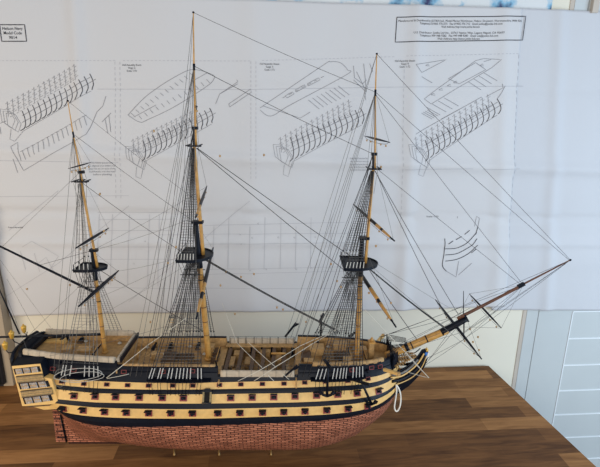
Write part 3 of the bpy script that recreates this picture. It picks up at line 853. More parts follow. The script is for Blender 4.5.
for (x, y, L, W) in ((-.40, 0, .03, .024), (-.44, .0, .02, .02)):
    mb = MB(); z = topz(x)-.0145; mb.box((x, y, z+.004), (L, W, .008), 'tan'); mb.prism([(x-L/2, -W/2, z+.008), (x-L/2, W/2, z+.008), (x-L/2, 0, z+.014)], (L, 0, 0), 'tan'); P(mb, 'skylight', fix=True)
# stern lanterns
for (px, py, yl) in ((23.8, 329, -.0), (11.6, 335, -.03), (5.2, 346, -.062)):
    p = at(px, py, yl)
    mb = MB(); mb.lathe([(.002, -.0095), (.0034, -.008), (.0044, -.004), (.0056, .003), (.006, .0055), (.004, .0075), (.002, .0095), (.0012, .012)], p, 'gold', 6)
    l = P(mb, 'stern_lantern')
    q = V((-.523, yl, .27)) if yl else V((-.525, 0, .285))
    mb = MB(); mb.tube([p-V((0, 0, .009)), p-V((-.004, 0, .016)), q], .0011, 'black'); P(mb, 'lantern_bracket', l)

# ---- head of the ship
mb = MB(); kp = [(383, 398), (391, 398), (399, 393), (409, 386), (418, 377), (425, 366), (429, 355), (427, 349.5), (422.5, 351), (417, 359), (408, 367), (398, 373), (388, 376), (380, 380)]
mb.prism([at(px, py, -.0035) for (px, py) in kp], (0, .007, 0), 'black'); knee = P(mb, 'head_knee', fix=True)
for sgn in (-1, 1):
    def hp(px, py, yl):
        p = at(px, py, -yl); return V((p.x, sgn*yl, p.z))
    def rail(name, pts, r, mname, par=None):
        pp = [hp(*q) for q in pts]; fine = []
        for i in range(len(pp)-1):
            p0, p1, p2, p3 = pp[max(0, i-1)], pp[i], pp[i+1], pp[min(len(pp)-1, i+2)]
            for k in range(4):
                t = k/4; fine.append(.5*((2*p1)+(p2-p0)*t+(2*p0-5*p1+4*p2-p3)*t*t+(3*p1-p0-3*p2+p3)*t**3))
        fine.append(pp[-1]); b_ = MB(); b_.tube(fine, r, mname, 6); return P(b_, name, par)
    rail('head_rail', [(391, 377.5, .05), (401, 376.2, .036), (411, 370, .022), (419, 362, .011), (424, 353.5, .005)], .0019, 'yellow')
    rail('head_rail', [(391, 386, .046), (402, 382.4, .030), (413, 376.6, .016), (421.5, 367.5, .007), (426.5, 356, .005)], .0013, 'yellow')
    rail('head_rail', [(392, 381.5, .048), (402, 379, .033), (412, 373, .019), (420, 365, .009), (425, 355.5, .005)], .0034, 'black')
    rail('head_rail', [(390.5, 371, .05), (400, 371, .034), (410, 364, .020), (417, 357.2, .010), (421.5, 350.5, .005)], .0012, 'black')
    rail('head_netting', [(392, 375, .047), (402, 373, .032), (411, 366.8, .019), (418, 359.5, .009)], .0026, 'rope_grey')
    # cathead
    a = hp(384, 369.5, .055); c = hp(398.5, 374, .085); b_ = MB(); b_.bar(a, c, .006, .006, 'yellow'); ct = P(b_, 'cathead')
    b_ = MB(); b_.box(c + (c-a).normalized()*.0006, (.0064, .0064, .0068), 'tan'); P(b_, 'cathead_cap', ct)
    for k in range(6):
        x = .272+.004*k; y = sgn*(hbr(x, .243)-.003)
        b_ = MB(); b_.tube([(x, y, .243), (x, y, .2555)], .0012, 'black', 5); P(b_, 'timberhead')
for k in range(8):
    y = -.042+.012*k; mb = MB(); mb.tube([(.2865, y, .245), (.2865, y, .2575+.003*math.cos(y*30))], .0013, 'black', 5); P(mb, 'timberhead')
# gratings of the head
mb = MB()
for k in range(9):
    x = .294+.0055*k; w = lerp(.042, .012, k/8); mb.box((x, 0, .2215+.0012*k), (.0022, 2*w, .002), 'tan')
for s in (-1, 0, 1): mb.bar((.29, s*.03, .2205), (.345, s*.008, .232), .002, .0022, 'tan')
P(mb, 'head_grating')
# figurehead: crowned shield held between two white cherubs
p = at(424.5, 354)
mb = MB(); mb.lathe([(.001, -.011), (.0035, -.007), (.0052, 0), (.0052, .005), (.003, .007)], p + V((.003, 0, 0)), 'blue', 10); fg = P(mb, 'figurehead')
mb = MB(); mb.lathe([(.0036, 0), (.0046, .003), (.0036, .0055), (.0012, .0075), (.0008, .010)], p + V((.004, 0, .007)), 'gold', 10); P(mb, 'crown', fg)
for sgn in (-1, 1):
    q = p + V((.0065, sgn*.0042, -.002))
    mb = MB(); mb.tube([q + V((-.006, 0, -.010)), q + V((-.003, 0, -.004)), q, q + V((.001, 0, .005)), q + V((.001, 0, .008))], [.0012, .0022, .0027, .002, .0011], 'white', 8)
    mb.lathe([(.0005, -.002), (.0017, -.0012), (.002, 0), (.0017, .0012), (.0005, .002)], q + V((.0012, 0, .0098)), 'white', 8)
    mb.tube([q + V((0, 0, .004)), q + V((.002, -sgn*.003, .004)), q + V((-.001, -sgn*.004, .007))], [.0012, .001, .0007], 'white', 6); P(mb, 'cherub', fg)

# ------------------------------------------------------------------ masts and spars
def spar(name, a, c, r0, r1, mname, parent=None, n=10, mid=None):
    a, c = V(a), V(c); mb = MB(); k = 8
    rr = [lerp(r0, r1, i/k) if mid is None else (lerp(r0, mid, math.sin(math.pi*i/k)**.6) if 0 < i < k else r0) for i in range(k+1)]
    mb.tube([lerp(a, c, i/k) for i in range(k+1)], rr, mname, n); return P(mb, name, parent)
def band(parent, a, c, t, r, L, mname='black', name='mast_band'):
    a, c = V(a), V(c); d = (c-a).normalized(); p = lerp(a, c, t); mb = MB(); mb.lathe([(r, -L/2), (r, L/2)], p, mname, 10, d); return P(mb, name, parent)
def platform(mast, ctr, xa, xf, ry, z):
    mb = MB(); poly = [V((xa, -ry, z)), V((xa, ry, z))]
    xc = xa+.35*(xf-xa); n = 14
    poly += [V((xc+(xf-xc)*math.sin(math.pi*i/n), ry*math.cos(math.pi*i/n), z)) for i in range(n+1)]
    mb.prism(poly, (0, 0, -.004), 'black'); top_ = P(mb, 'fighting_top', mast, fix=True)
    mb = MB(); n2 = len(poly)
    edge = poly + [poly[0]]
    for p, q in zip(edge, edge[1:]):
        if (q-p).length > 1e-4: mb.bar(p+V((0, 0, .0012)), q+V((0, 0, .0012)), .002, .0024, 'black')
    P(mb, 'top_rim', top_)
    mb = MB()
    for y in (-ry*.96, 0, ry*.96): mb.tube([(xa+.002, y, z), (xa+.002, y, z+.013)], .0009, 'black', 5)
    mb.tube([(xa+.002, -ry*.96, z+.0125), (xa+.002, ry*.96, z+.0125)], .0006, 'black', 5)
    P(mb, 'top_railing', top_)
    return xc
def crosstrees(mast, p, w, l):
    mb = MB()
    for y in (-.004, .004): mb.box(p + V((.002, y, 0)), (l, .002, .0026), 'black')
    for x in (-l*.4, l*.08, l*.5): mb.box(p + V((x, 0, .002)), (.0022, w, .002), 'black')
    P(mb, 'crosstrees', mast)
def cap(mast, p, sx=.018, sy=.010):
    mb = MB(); mb.box(p, (sx, sy, .0058), 'black'); P(mb, 'mast_cap', mast)
MASTS = {}
def build_mast(key, base, plat, capp, xt, cap2, tg, top, r, plx, ry, dark):
    z0 = base[1]
    b0 = at(base[0], base[1]); b0 = V((b0.x, 0, .2)); pl = at(*plat); cp = at(*capp); x1 = at(*xt); c2 = at(*cap2); t1 = at(*tg); t2 = at(*top)
    ax = (pl-b0)/(pl.z-b0.z); head = b0 + ax*(cp.z-b0.z)
    lower = spar('lower_mast', b0, pl, r, r*.86, 'spar'); spar('mast_head', pl - ax*.03, head, r*.98, r*.78, 'black', lower)
    for t in (.30, .42, .55, .67, .79, .90): band(lower, b0, pl, t, r*.98, .0022, 'spar_dark' if t < .6 else 'black')
    mb = MB(); mb.lathe([(r*1.5, 0), (r*1.5, .003), (r*1.15, .005)], b0 + ax*(.0193 if key == 'm' else .0232 if key == 'f' else .0345), 'spar', 12); P(mb, 'mast_coat', lower)
    off = V((r*1.5, 0, 0))
    xc = platform(lower, pl, plx[0], plx[1], ry, pl.z)
    cap(lower, head + V((r*.75, 0, .001)), r*3.4, r*2)
    tb = pl + off + V((0, 0, -.004)); tm_t = x1 + V((r*.2, 0, 0))
    tm = spar('topmast', tb, tm_t, r*.60, r*.46, 'spar')
    spar('topmast_head', tm_t, c2, r*.45, r*.36, 'black', tm)
    crosstrees(tm, x1, .046 if key != 'z' else .034, .026); cap(tm, c2 + V((.002, 0, 0)), .012, .007)
    tgb = x1 + V((r*.75, 0, -.002)); tgm = spar('topgallant_mast', tgb, t1, r*.36, r*.24, 'spar')
    pole = spar('royal_pole', t1, t2, r*.24, r*.15, 'spar', tgm)
    band(tgm, t1, t2, -.02, r*.36, .012, 'black', 'mast_band'); mb = MB(); mb.lathe([(.0018, -.001), (.0024, .0006), (.0012, .002)], t2, 'black', 8); P(mb, 'truck', tgm)
    MASTS[key] = dict(base=b0, plat=pl, cap=head, xt=x1, cap2=c2, tg=t1, top=t2, plx=plx, ry=ry, r=r, ax=ax)
build_mast('m', (209, 352), (198.6, 254.5), (197, 222.5), (193.5, 146), (194, 128), (194, 66), (193.3, 12.5), .0066, (-.176, -.108), .046, 0)
build_mast('f', (357.6, 345), (361, 262.8), (365, 238.5), (372.8, 169), (373.2, 154), (375.4, 92), (376.8, 54), .0062, (.168, .245), .043, 0)
build_mast('z', (104.8, 346), (94.2, 267), (92, 250.6), (80.6, 181.7), (80.2, 172), (73.2, 134), (67.8, 101), .0048, (-.396, -.335), .025, 0)

def yard(name, near, L, mastkey, dx, r, mname='black', wood=None, sling=True):
    """yard lying across the ship: near arm from the photo at y=-L, mirrored about the mast's plane"""
    p = at(near[0], near[1], -L); c = V((dx, 0, p.z + near[2])); q = 2*c - p
    mb = MB(); k = 14; pts = [lerp(p, q, i/k) for i in range(k+1)]
    rr = [max(.38, math.sin(math.pi*i/k)**.55)*r for i in range(k+1)]
    mb.tube(pts, rr, mname, 8); y = P(mb, name)
    if wood:
        for (a, b_) in wood:
            n = 5; m2 = MB(); m2.tube([lerp(p, q, lerp(a, b_, i/n)) for i in range(n+1)], [max(.38, math.sin(math.pi*lerp(a, b_, i/n))**.55)*r*1.06 for i in range(n+1)], 'spar', 8); P(m2, 'bare_wood', y)
    mb = MB(); mb.tube([lerp(p, q, .5+.45*math.cos(math.pi*i/10)) - V((0, 0, .006*math.sin(math.pi*i/10)+.0015)) for i in range(11)], .0004, 'rope_black', 4); P(mb, 'foot_rope', y)
    return p, c, q
YD = {}
YD['f_course'] = yard('lower_yard', (396, 327, .006), .20, 'f', .224, .0040, wood=[(.07, .24), (.28, .42)])
YD['f_top'] = yard('topsail_yard', (394.5, 241, .003), .15, 'f', .2255, .0034, wood=[(.08, .22), (.26, .36)])
YD['f_tg'] = yard('topgallant_yard', (389.8, 142.4, 0), .10, 'f', .2265, .0022)
YD['m_course'] = yard('lower_yard', (196.2, 319, .004), .20, 'm', -.124, .0042, wood=[(.06, .2), (.28, .4)])
YD['m_top'] = yard('topsail_yard', (195.8, 217.5, .003), .15, 'm', -.126, .0034, wood=[(.08, .3)])
YD['m_tg'] = yard('topgallant_yard', (196.8, 106.5, 0), .095, 'm', -.1295, .0022)
YD['z_cross'] = yard('crossjack_yard', (78.6, 306.5, 0), .103, 'z', -.353, .0042)
YD['z_top'] = yard('topsail_yard', (75.6, 248.2, 0), .078, 'z', -.357, .0032)
YD['z_tg'] = yard('topgallant_yard', (68.3, 168.6, 0), .052, 'z', -.368, .0016)
# bowsprit
bs0 = at(386, 356); bs1 = at(447.5, 330); bs2 = at(466, 319)
bow = spar('bowsprit', bs0, bs1, .0088, .0080, 'spar', n=12); spar('bowsprit_end', lerp(bs0, bs1, .9), bs2, .0084, .0066, 'black', bow)
for t in (.1, .34, .42, .66): band(bow, bs0, bs1, t, .0090, .008 if t in (.34,) else .0025)
jb0 = at(457, 321.5) + V((0, 0, .007)); jb1 = at(523.2, 285); fj0 = at(505, 293.5); fj1 = at(570.4, 260)
jib = spar('jib_boom', jb0, jb1, .0038, .0030, 'spar_dark'); fjb = spar('flying_jib_boom', fj0, fj1, .0024, .0014, 'spar_dark')
mb = MB(); mb.box(bs2 + V((0, 0, .003)), (.004, .008, .020), 'black', Matrix.Rotation(R_(-32), 3, 'Y')); P(mb, 'bowsprit_cap', bow)
mb = MB(); mb.bar(lerp(fj0, fj1, .20), lerp(fj0, fj1, .30), .0062, .0075, 'black'); P(mb, 'boom_iron', jib)
mb = MB(); mb.lathe([(.0019, -.002), (.0024, 0), (.0016, .002)], fj1, 'black', 8, fj1-fj0); P(mb, 'boom_end', fjb)
spar('jack_staff', at(463.4, 318), at(463.5, 291), .0011, .0007, 'black', bow, 6); spar('dolphin_striker', at(464, 320), at(463.8, 340), .0016, .0010, 'black', bow, 6)
YD['sprit'] = yard('spritsail_yard', (481.5, 359, .0), .144, 'b', .4295, .0032)
YD['sprit2'] = yard('spritsail_topsail_yard', (501.3, 328, .0), .090, 'b', .4895, .0023)
# mizzen gaff, boom and ensign staff
g0 = at(95, 292.5); g1 = at(-16, 238.5); gf = spar('gaff', g0, g1, .0030, .0020, 'black')
bo0 = at(104, 334.2); bo1 = at(-24, 337.8); spar('driver_boom', bo0, bo1, .0030, .0022, 'black')
mb = MB(); mb.tube([at(19.5, 334), at(0, 291), at(-9, 271)], [.0017, .0013, .0009], 'black', 6); P(mb, 'ensign_staff')

# ------------------------------------------------------------------ rigging
def rope(name, pts, r, mname, parent=None, sag=0., n=4, seg=6):
    pts = [V(p) for p in pts]; fine = []
    for a, c in zip(pts, pts[1:]):
        k = seg if sag else 1
        for i in range(k): fine.append(lerp(a, c, i/k) - V((0, 0, sag*math.sin(math.pi*i/k))))
    fine.append(pts[-1])
    mb = MB(); mb.tube(fine, r, mname, n); return P(mb, name, parent)
def block(p, s=.0026):
    mb = MB(); mb.lathe([(s*.35, -s), (s*.8, -s*.5), (s*.85, s*.5), (s*.35, s)], p, 'block', 6); P(mb, 'block')
def channel(x0, x1, sgn, z=.2195):
    mb = MB(); n = 8; pin, pout = [], []
    for i in range(n+1):
        x = lerp(x0, x1, i/n); y = hbr(x, z); pin.append(V((x, sgn*(y-.001), z))); pout.append(V((x, sgn*(y+.017*(math.sin(math.pi*min(1, .15+.7*i/n))**.3)), z)))
    mb.prism(pin + list(reversed(pout)), (0, 0, -.0026), 'black'); return P(mb, 'channel', fix=True)
def lower_shrouds(key, pxs, sgn, ytop, pyb=378.4, dee='rope_coil', ratlo=.262, zt=None, spread=1.0, every=.0062):
    mst = MASTS[key]; tops = mst['plat'] + V((-.002, 0, -.010)); lines_ = []
    for i, px in enumerate(pxs):
        yb = -.092
        b_ = at(px, pyb, yb); x = b_.x; z0 = .2215; yb = hbr(x, z0)+.0145
        B_ = V((x, sgn*yb, z0)); T = tops + V((lerp(-.020, .004, i/max(1, len(pxs)-1)), sgn*ytop, 0))
        d = (T-B_).normalized(); U = B_ + d*.0265
        mb = MB(); mb.tube([U, T], .00075 if key != 'z' else .0006, 'rope_black' if key != 'z' else 'rope_grey', 5); s = P(mb, 'shroud')
        mb = MB(); mb.bar(B_ + d*.003, U, .0017, .0010, dee, up=(0, 1, 0))
        for q in (B_ + d*.0015, U): mb.lathe([(.0017, -.0008), (.0021, 0), (.0017, .0008)], q, 'black', 8, (0, 1, 0))
        hz = B_.z-.032; q = V((x-.004*(i/len(pxs)-.3)*2, sgn*(hbr(x, hz)+.0012), hz))
        mb.tube([B_, q], .0005, 'black', 4); P(mb, 'deadeye', s)
        lines_.append((U, T))
    mb = MB(); z = lines_[0][0].z + .004; zend = tops.z - .006
    while z < zend:
        pr = None
        for (U, T) in lines_:
            t = (z-U.z)/(T.z-U.z)
            if t < 0: continue
            p = lerp(U, T, t)
            if pr is not None: mb.tube([pr, p], .00052 if key != 'z' else .0003, 'rope_grey', 3, cap=False)
            pr = p
        z += every
    P(mb, 'ratlines')
    # futtock stave
    zf = tops.z - .030; t = (zf-lines_[0][0].z)/(lines_[0][1].z-lines_[0][0].z)
    a, c = [lerp(u, t_, (zf-u.z)/(t_.z-u.z)) for (u, t_) in (lines_[0], lines_[-1])]
    mb = MB(); mb.tube([a + V((-.006, 0, 0)), c + V((.006, 0, 0))], .0009, 'black', 5); P(mb, 'futtock_stave')
    xa, xf = mst['plx']
    for i in range(5):
        x = lerp(xa+.004, lerp(xa, xf, .5), i/4); q = lerp(a, c, i/4)
        rope('futtock_shroud', [q, V((x, sgn*mst['ry']*.97, mst['plat'].z-.001))], .0005, 'rope_black')
    return lines_
def top_shrouds(key, n, sgn, every=.0056):
    mst = MASTS[key]; xa, xf = mst['plx']; z0 = mst['plat'].z; ry = mst['ry']; L_ = []
    for i in range(n):
        x = lerp(xa+.004, lerp(xa, xf, .52), i/(n-1)); B_ = V((x, sgn*ry*.97, z0)); T = mst['xt'] + V((lerp(-.003, .002, i/(n-1)), sgn*.004, -.004))
        d = (T-B_).normalized(); U = B_ + d*.0165
        mb = MB(); mb.tube([U, T], .00068 if key != 'z' else .0004, 'rope_black', 4); s = P(mb, 'topmast_shroud')
        mb = MB(); mb.bar(B_+d*.002, U, .0016, .001, 'rope_coil', up=(0, 1, 0))
        for q in (B_ + d*.0012, U): mb.lathe([(.0013, -.0007), (.0017, 0), (.0013, .0007)], q, 'black', 8, (0, 1, 0))
        P(mb, 'deadeye', s); L_.append((U, T))
    mb = MB(); z = L_[0][0].z+.003
    if key == 'z': every = .0095
    while z < mst['xt'].z-.012:
        pr = None
        for (U, T) in L_:
            p = lerp(U, T, (z-U.z)/(T.z-U.z))
            if pr is not None: mb.tube([pr, p], .0005 if key != 'z' else .00022, 'rope_grey', 3, cap=False)
            pr = p
        z += every
    P(mb, 'ratlines')
MPX = [147.5, 150.5, 156.5, 159.5, 166.5, 170, 175, 178.6, 182.2, 186, 189.6, 197.4, 201]
FPXS = [315.5, 319.5, 323.5, 332.5, 336.2, 339.8, 343, 346, 353.4, 357, 360.4, 363.8]
ZPX = [57, 60.2, 66, 81.5, 86.5, 91.5, 96]
for sgn in (-1, 1):
    channel(at(144, 381, -.1).x, at(209, 381, -.1).x, sgn); channel(at(311, 379, -.1).x, at(368, 379, -.1).x, sgn, .2215); channel(at(52, 377, -.09).x, at(104, 377, -.09).x, sgn, .2215)
    lower_shrouds('m', MPX, sgn, .006); lower_shrouds('f', FPXS, sgn, .006); lower_shrouds('z', ZPX, sgn, .005, 376.5)
    top_shrouds('m', 6, sgn); top_shrouds('f', 6, sgn); top_shrouds('z', 4, sgn)
# topgallant shrouds, backstays
for sgn in (-1, 1):
    for key in 'mfz':
        q = MASTS[key]
        for k in range(3):
            rope('topgallant_shroud', [q['tg'] + V((-.001, sgn*.001, -.004)), q['xt'] + V((-.008+.007*k, sgn*(.021 if key != 'z' else .015), .002)), q['xt'] + V((-.004+.004*k, sgn*.006, -.05))], .00035, 'rope_grey')
    def bstay(key, frm, px, yl=None, mname='rope_grey', r=.0004):
        q = MASTS[key]; b_ = at(px, 374, -.1); x = b_.x; y = sgn*(hbr(x, .233)+.012)
        rope('backstay', [q[frm], V((x, y, .225))], r, mname)
    for px in (137, 143): bstay('m', 'cap2', px, r=.0005, mname='rope_black')
    for px in (126, 132): bstay('m', 'tg', px)
    bstay('m', 'top', 152)
    for px in (303, 309): bstay('f', 'cap2', px, r=.0005, mname='rope_black')
    for px in (290, 296): bstay('f', 'tg', px)
    bstay('f', 'top', 284)
    for px in (50, 54): bstay('z', 'cap2', px)
    bstay('z', 'tg', 45)
def stay(a, c, r=.0005, mname='rope_black', sag=.003): return rope('stay', [a, c], r, mname, sag=sag)
m_, f_, z_ = MASTS['m'], MASTS['f'], MASTS['z']
for dy in (-.003, .003):
    stay(m_['plat'] + V((.012, dy, -.010)), at(338, 331) + V((0, dy*4, -.004 if dy > 0 else .004)), .0011, sag=.004)
    stay(f_['plat'] + V((.012, dy, -.008)), at(449, 331) + V((0, dy*2, 0)), .0010, sag=.003)
    stay(m_['xt'] + V((.006, dy, -.004)), f_['plat'] + V((-.012, dy, .006 if dy > 0 else -.036)), .0007, sag=.001)
    stay(f_['xt'] + V((.005, dy, -.004)), at(458 if dy > 0 else 447, 314 if dy > 0 else 318), .0006)
stay(f_['plat'] + V((.012, 0, -.006)), at(418, 341), .0007)
stay(m_['tg'], f_['cap2'], .0005); stay(m_['top'], f_['tg'], .0004)
stay(f_['top'], fj1, .0004, sag=.001); stay(f_['tg'], fj1 + V((-.003, 0, 0)), .0004, sag=.001); stay(f_['tg'] + V((0, 0, -.004)), jb1, .0004, sag=.001); stay(f_['xt'] + V((.004, 0, .004)), jb1 + V((-.004, 0, 0)), .0004, sag=.001)
stay(z_['plat'] + V((.01, 0, -.006)), m_['base'] + m_['ax']*.085, .0007); stay(z_['xt'], m_['plat'] + V((-.01, 0, -.012)), .0005, sag=.004); stay(z_['tg'], m_['cap'], .0004)
stay(z_['top'], m_['cap'] + V((0, 0, .05)), .0003)
# bowsprit rigging
ds = at(463.8, 339.5)
for (a, c) in ((fj1, ds), (jb1, ds), (fj1, at(464, 333)), (ds, at(421, 361)), (ds, at(424, 366)), (at(460, 324), at(426, 363)), (at(452, 328), at(424, 366))):
    rope('bobstay', [a, c], .00042, 'rope_black', sag=.0015)
for sgn in (-1, 1):
    for (a, e, h) in ((fj1, .16, .262), (jb1, .19, .258), (bs2, .10, .25)):
        x = .262+e*.05; rope('bowsprit_shroud', [a, V((bs2.x-.02, sgn*.05 if a is not bs2 else sgn*.02, bs2.z-.005)), V((x, sgn*(hbr(x, .25)), .255))], .0004, 'rope_black')
    p, c, q = YD['sprit']; e = p if sgn < 0 else q
    rope('lift', [e, bs2 + V((0, 0, .004))], .0003, 'rope_grey'); rope('brace', [e, f_['plat'] + V((.02, sgn*.03, 0))], .00035, 'rope_grey')
    p, c, q = YD['sprit2']; e = p if sgn < 0 else q
    rope('lift', [e, jb1], .0003, 'rope_grey'); rope('brace', [e, lerp(bs1, bs2, .3)], .0003, 'rope_grey')
    for t in (.2, .4, .6, .8):
        b_ = lerp(fj1, ds, t); 
for (px, py) in ((472, 343), (478, 334), (469, 328), (481, 353)): 
    p = at(px, py); 
# headsail sheets & manropes
for (a, c) in (((390, 356), (452, 322)), ((391, 360), (458, 326)), ((388, 352), (463, 312)), ((389, 349), (470, 308))):
    rope('manrope', [at(*a), at(*c)], .0004, 'rope_black', sag=.002)
for sgn in (-1, 1):
    for k in range(5):
        x = .27+.003*k; rope('gammoning_line', [V((.284, sgn*(.012+.007*k), .262)), V((.322, sgn*(.003+.001*k), .262+.002*k))], .0008, 'rope_black')
# lifts and braces of the yards
LIFT = dict(f_course=f_['cap'], f_top=f_['cap2'], f_tg=f_['tg'], m_course=m_['cap'], m_top=m_['cap2'], m_tg=m_['tg'], z_cross=z_['cap'], z_top=z_['cap2'], z_tg=z_['tg'])
BR = dict(m_course=V((-.45, .06, .26)), m_top=z_['cap'], z_cross=m_['plat'] + V((-.02, 0, 0)))
for k, (p, c, q) in YD.items():
    for e in (p, q):
        if k in LIFT: rope('lift', [lerp(c, e, .96), LIFT[k]], .0003, 'rope_grey')
        if k in BR:
            t = V(BR[k]); 
            if k == 'm_course': t.y = .06 if e.y > 0 else -.06
            rope('brace', [lerp(c, e, .97), t], .0003, 'rope_grey', sag=.004)
rope('vang', [at(-16, 238.5), V((-.50, -.05, .27))], .0003, 'rope_grey'); rope('vang', [at(-16, 238.5), V((-.50, .05, .27))], .0003, 'rope_grey')
rope('peak_halyard', [at(40, 265), z_['cap']], .0004, 'rope_black'); rope('peak_halyard', [at(2, 247), z_['cap2']], .0003, 'rope_grey')
rope('topping_lift', [at(28, 336), z_['plat'] + V((0, 0, -.01))], .0003, 'rope_grey'); rope('flag_halyard', [at(-9, 271), at(21, 336)], .0003, 'rope_grey')
rope('flag_halyard', [at(7, 279), at(35, 330, .04)], .0003, 'rope_black')
# pale sheets and tacks down to the side
for pts, r in (([(106.5, 378, -.090), (148, 345, -.05), (186, 318, -.06)], .0008), ([(107, 378.5, -.09), (129, 374, -.09)], .0006), ([(237, 343, -.03), (262, 367.5, -.088)], .0006), ([(248, 342, -.03), (276, 367.5, -.088)], .0006),
               ([(238, 381, -.093), (262, 369, -.095), (300, 346, -.05), (352, 322, 0)], .0007), ([(254, 381, -.093), (276, 366.5, -.095), (312, 344, -.05), (356, 318, 0)], .0007), ([(268, 375, -.094), (274, 381, -.094)], .0006), ([(283, 374, -.094), (289, 379.5, -.094)], .0006),
               ([(365, 310, -.05), (411, 358, -.03), (429, 378, -.03)], .0007), ([(222, 303, 0), (237, 343, -.03)], .0004), ([(405, 353, -.02), (429, 378, -.03), (404, 371, -.03)], .0005)):
    rope('sheet_line', [at(*p) for p in pts], r, 'rope_white', sag=.0005)
# coils of rope round the mizzen channel
for (cx, cy, rx, ry_, y) in ((78, 374.5, 24, 6, -.097), (82, 377, 22, 5, -.0985), (60, 378, 6, 9, -.095)):
    pts = [at(cx + rx*math.cos(t)*(1+.05*math.sin(3*t)), cy + ry_*math.sin(t) - .08*rx*math.cos(t), y + .002*math.sin(2*t)) for t in [2*math.pi*i/24 for i in range(25)]]
    mb = MB(); mb.tube(pts, .0006, 'rope_grey' if cx < 70 else 'rope_coil', 5); P(mb, 'rope_coil')
# the white loop hanging from the bow
pts = [at(*p) for p in ((396, 385, -.045), (398.5, 388, -.046), (400.6, 395, -.046), (400.4, 404, -.046), (398.3, 410, -.046), (395.8, 411, -.046), (394.4, 407, -.046), (395.6, 398, -.046), (396.6, 390, -.046), (396, 385.5, -.046))]
fine = []
for i in range(len(pts)-1):
    p0, p1, p2, p3 = pts[max(0, i-1)], pts[i], pts[i+1], pts[min(len(pts)-1, i+2)]
    for k in range(5):
        t = k/5; fine.append(.5*((2*p1)+(p2-p0)*t+(2*p0-5*p1+4*p2-p3)*t*t+(3*p1-p0-3*p2+p3)*t**3))
mb = MB(); mb.tube(fine, .0017, 'cable', 6); lp = P(mb, 'anchor_cable_loop'); lp['label'] = 'white rope loop'
# anchors
def anchor(ring, crown, arm_dir, stock_dir):
    ring, crown = V(ring), V(crown); d = (crown-ring).normalized(); L = (crown-ring).length; arm = V(arm_dir); arm = (arm - d*arm.dot(d)).normalized(); st = V(stock_dir); st = (st - d*st.dot(d)).normalized()
    mb = MB(); mb.tube([ring, crown], [.0021, .0032], 'black', 6)
    for s in (-1, 1):
        pts = [crown + d*(-.0) , crown + arm*s*.009 - d*.003, crown + arm*s*.015 - d*.009]
        mb.tube(pts, [.0032, .0026, .0012], 'black', 6); mb.bar(crown + arm*s*.010 - d*.004, crown + arm*s*.0155 - d*.0105, .008, .0016, 'black', up=d.cross(arm))
    a = P(mb, 'anchor')
    mb = MB(); mb.bar(ring + d*.006 - st*.022, ring + d*.006 + st*.022, .0046, .0046, 'black'); P(mb, 'anchor_stock', a)
    mb = MB(); mb.tube([ring + .003*(math.cos(t)*d + math.sin(t)*arm) for t in [2*math.pi*i/12 for i in range(13)]], .0006, 'black', 5); P(mb, 'anchor_ring', a)
for sgn in (-1, 1):
    def f(px, py, y): q = at(px, py, -y); return V((q.x, sgn*y, q.z))
    anchor(f(328.2, 362, .108), f(327, 396, .113), (1, 0, .2), (.3, sgn*1, 0))
    anchor(f(360.5, 380, .098), f(371.5, 404, .094), (1, sgn*.3, -.8), (.6, sgn*.8, .4))
# deck furniture
mb = MB(); mb.box((.243, 0, .2205+.022), (.011, .012, .044), 'tan'); mb.box((.243, 0, .265), (.015, .016, .003), 'spar'); mb.lathe([(.004, 0), (.0046, .004), (.0012, .010)], (.243, 0, .266), 'spar', 8); P(mb, 'belfry')
for (x, y, sx, sy, n) in ((-.20, .0, .05, .034, 7), (-.155, -.02, .03, .026, 5), (.15, .0, .04, .03, 6)):
    z = .2185 if x < 0 else .2225; mb = MB(); mb.box((x, y, z+.001), (sx, sy, .003), 'tan')
    for k in range(n): mb.box((lerp(x-sx*.45, x+sx*.45, k/(n-1)), y, z+.003), (.0014, sy*.94, .0016), 'brown')
    for k in range(4): mb.box((x, lerp(y-sy*.42, y+sy*.42, k/3), z+.0034), (sx*.94, .0014, .0016), 'brown')
    P(mb, 'grating')
for (x, y) in ((-.262, -.045), (-.262, .045), (-.225, -.052), (-.225, .052), (-.16, .056), (-.16, -.056), (.125, .055), (.125, -.055), (.225, .052), (.225, -.052)):
    sg = 1 if y > 0 else -1; z = .2185 if x < 0 else .2225
    mb = MB(); mb.lathe([(.0040, 0), (.0038, .009), (.0024, .026), (.003, .028), (.0014, .0285)], (x, y-sg*.012, z+.007), 'black', 9, (0, sg, 0)); mb.box((x, y-sg*.006, z+.0022), (.009, .02, .005), 'brown')
    for k in (-1, 1):
        for s in (-.007, .006): mb.lathe([(.0024, -.001), (.0024, .001)], (x+k*.0048, y-sg*.006+s, z+.0012), 'brown', 8, (1, 0, 0))
    P(mb, 'deck_gun')
for (x, y, sx, sy, sz) in ((.175, .035, .03, .02, .020), (.12, .02, .03, .026, .018), (.185, -.03, .016, .018, .016), (.225, .02, .02, .018, .014), (.1, -.03, .02, .016, .012), (-.075, .0, .014, .04, .018), (-.135, .035, .03, .02, .014)):
    z = .2182 if x < -.09 else (.2222 if x > .08 else .1945)
    mb = MB(); mb.box((x, y, z+sz/2), (sx, sy, sz), 'tan'); mb.box((x, y, z+sz+.0008), (sx*1.1, sy*1.1, .0016), 'deck'); P(mb, 'deck_locker')
for (x, z) in ((-.105, .218), (.195, .222), (.228, .222), (-.372, .2345)):
    mb = MB(); w = .032
    for s in (-1, 1): mb.box((x, s*w*.8, z+.007), (.003, .003, .014), 'black')
    mb.box((x, 0, z+.013), (.0028, w*2, .003), 'black')
    for k in range(9): mb.tube([(x, -w*.85+k*w*.21, z+.009), (x, -w*.85+k*w*.21, z+.019)], .0007, 'spar', 5)
    P(mb, 'pin_rail')
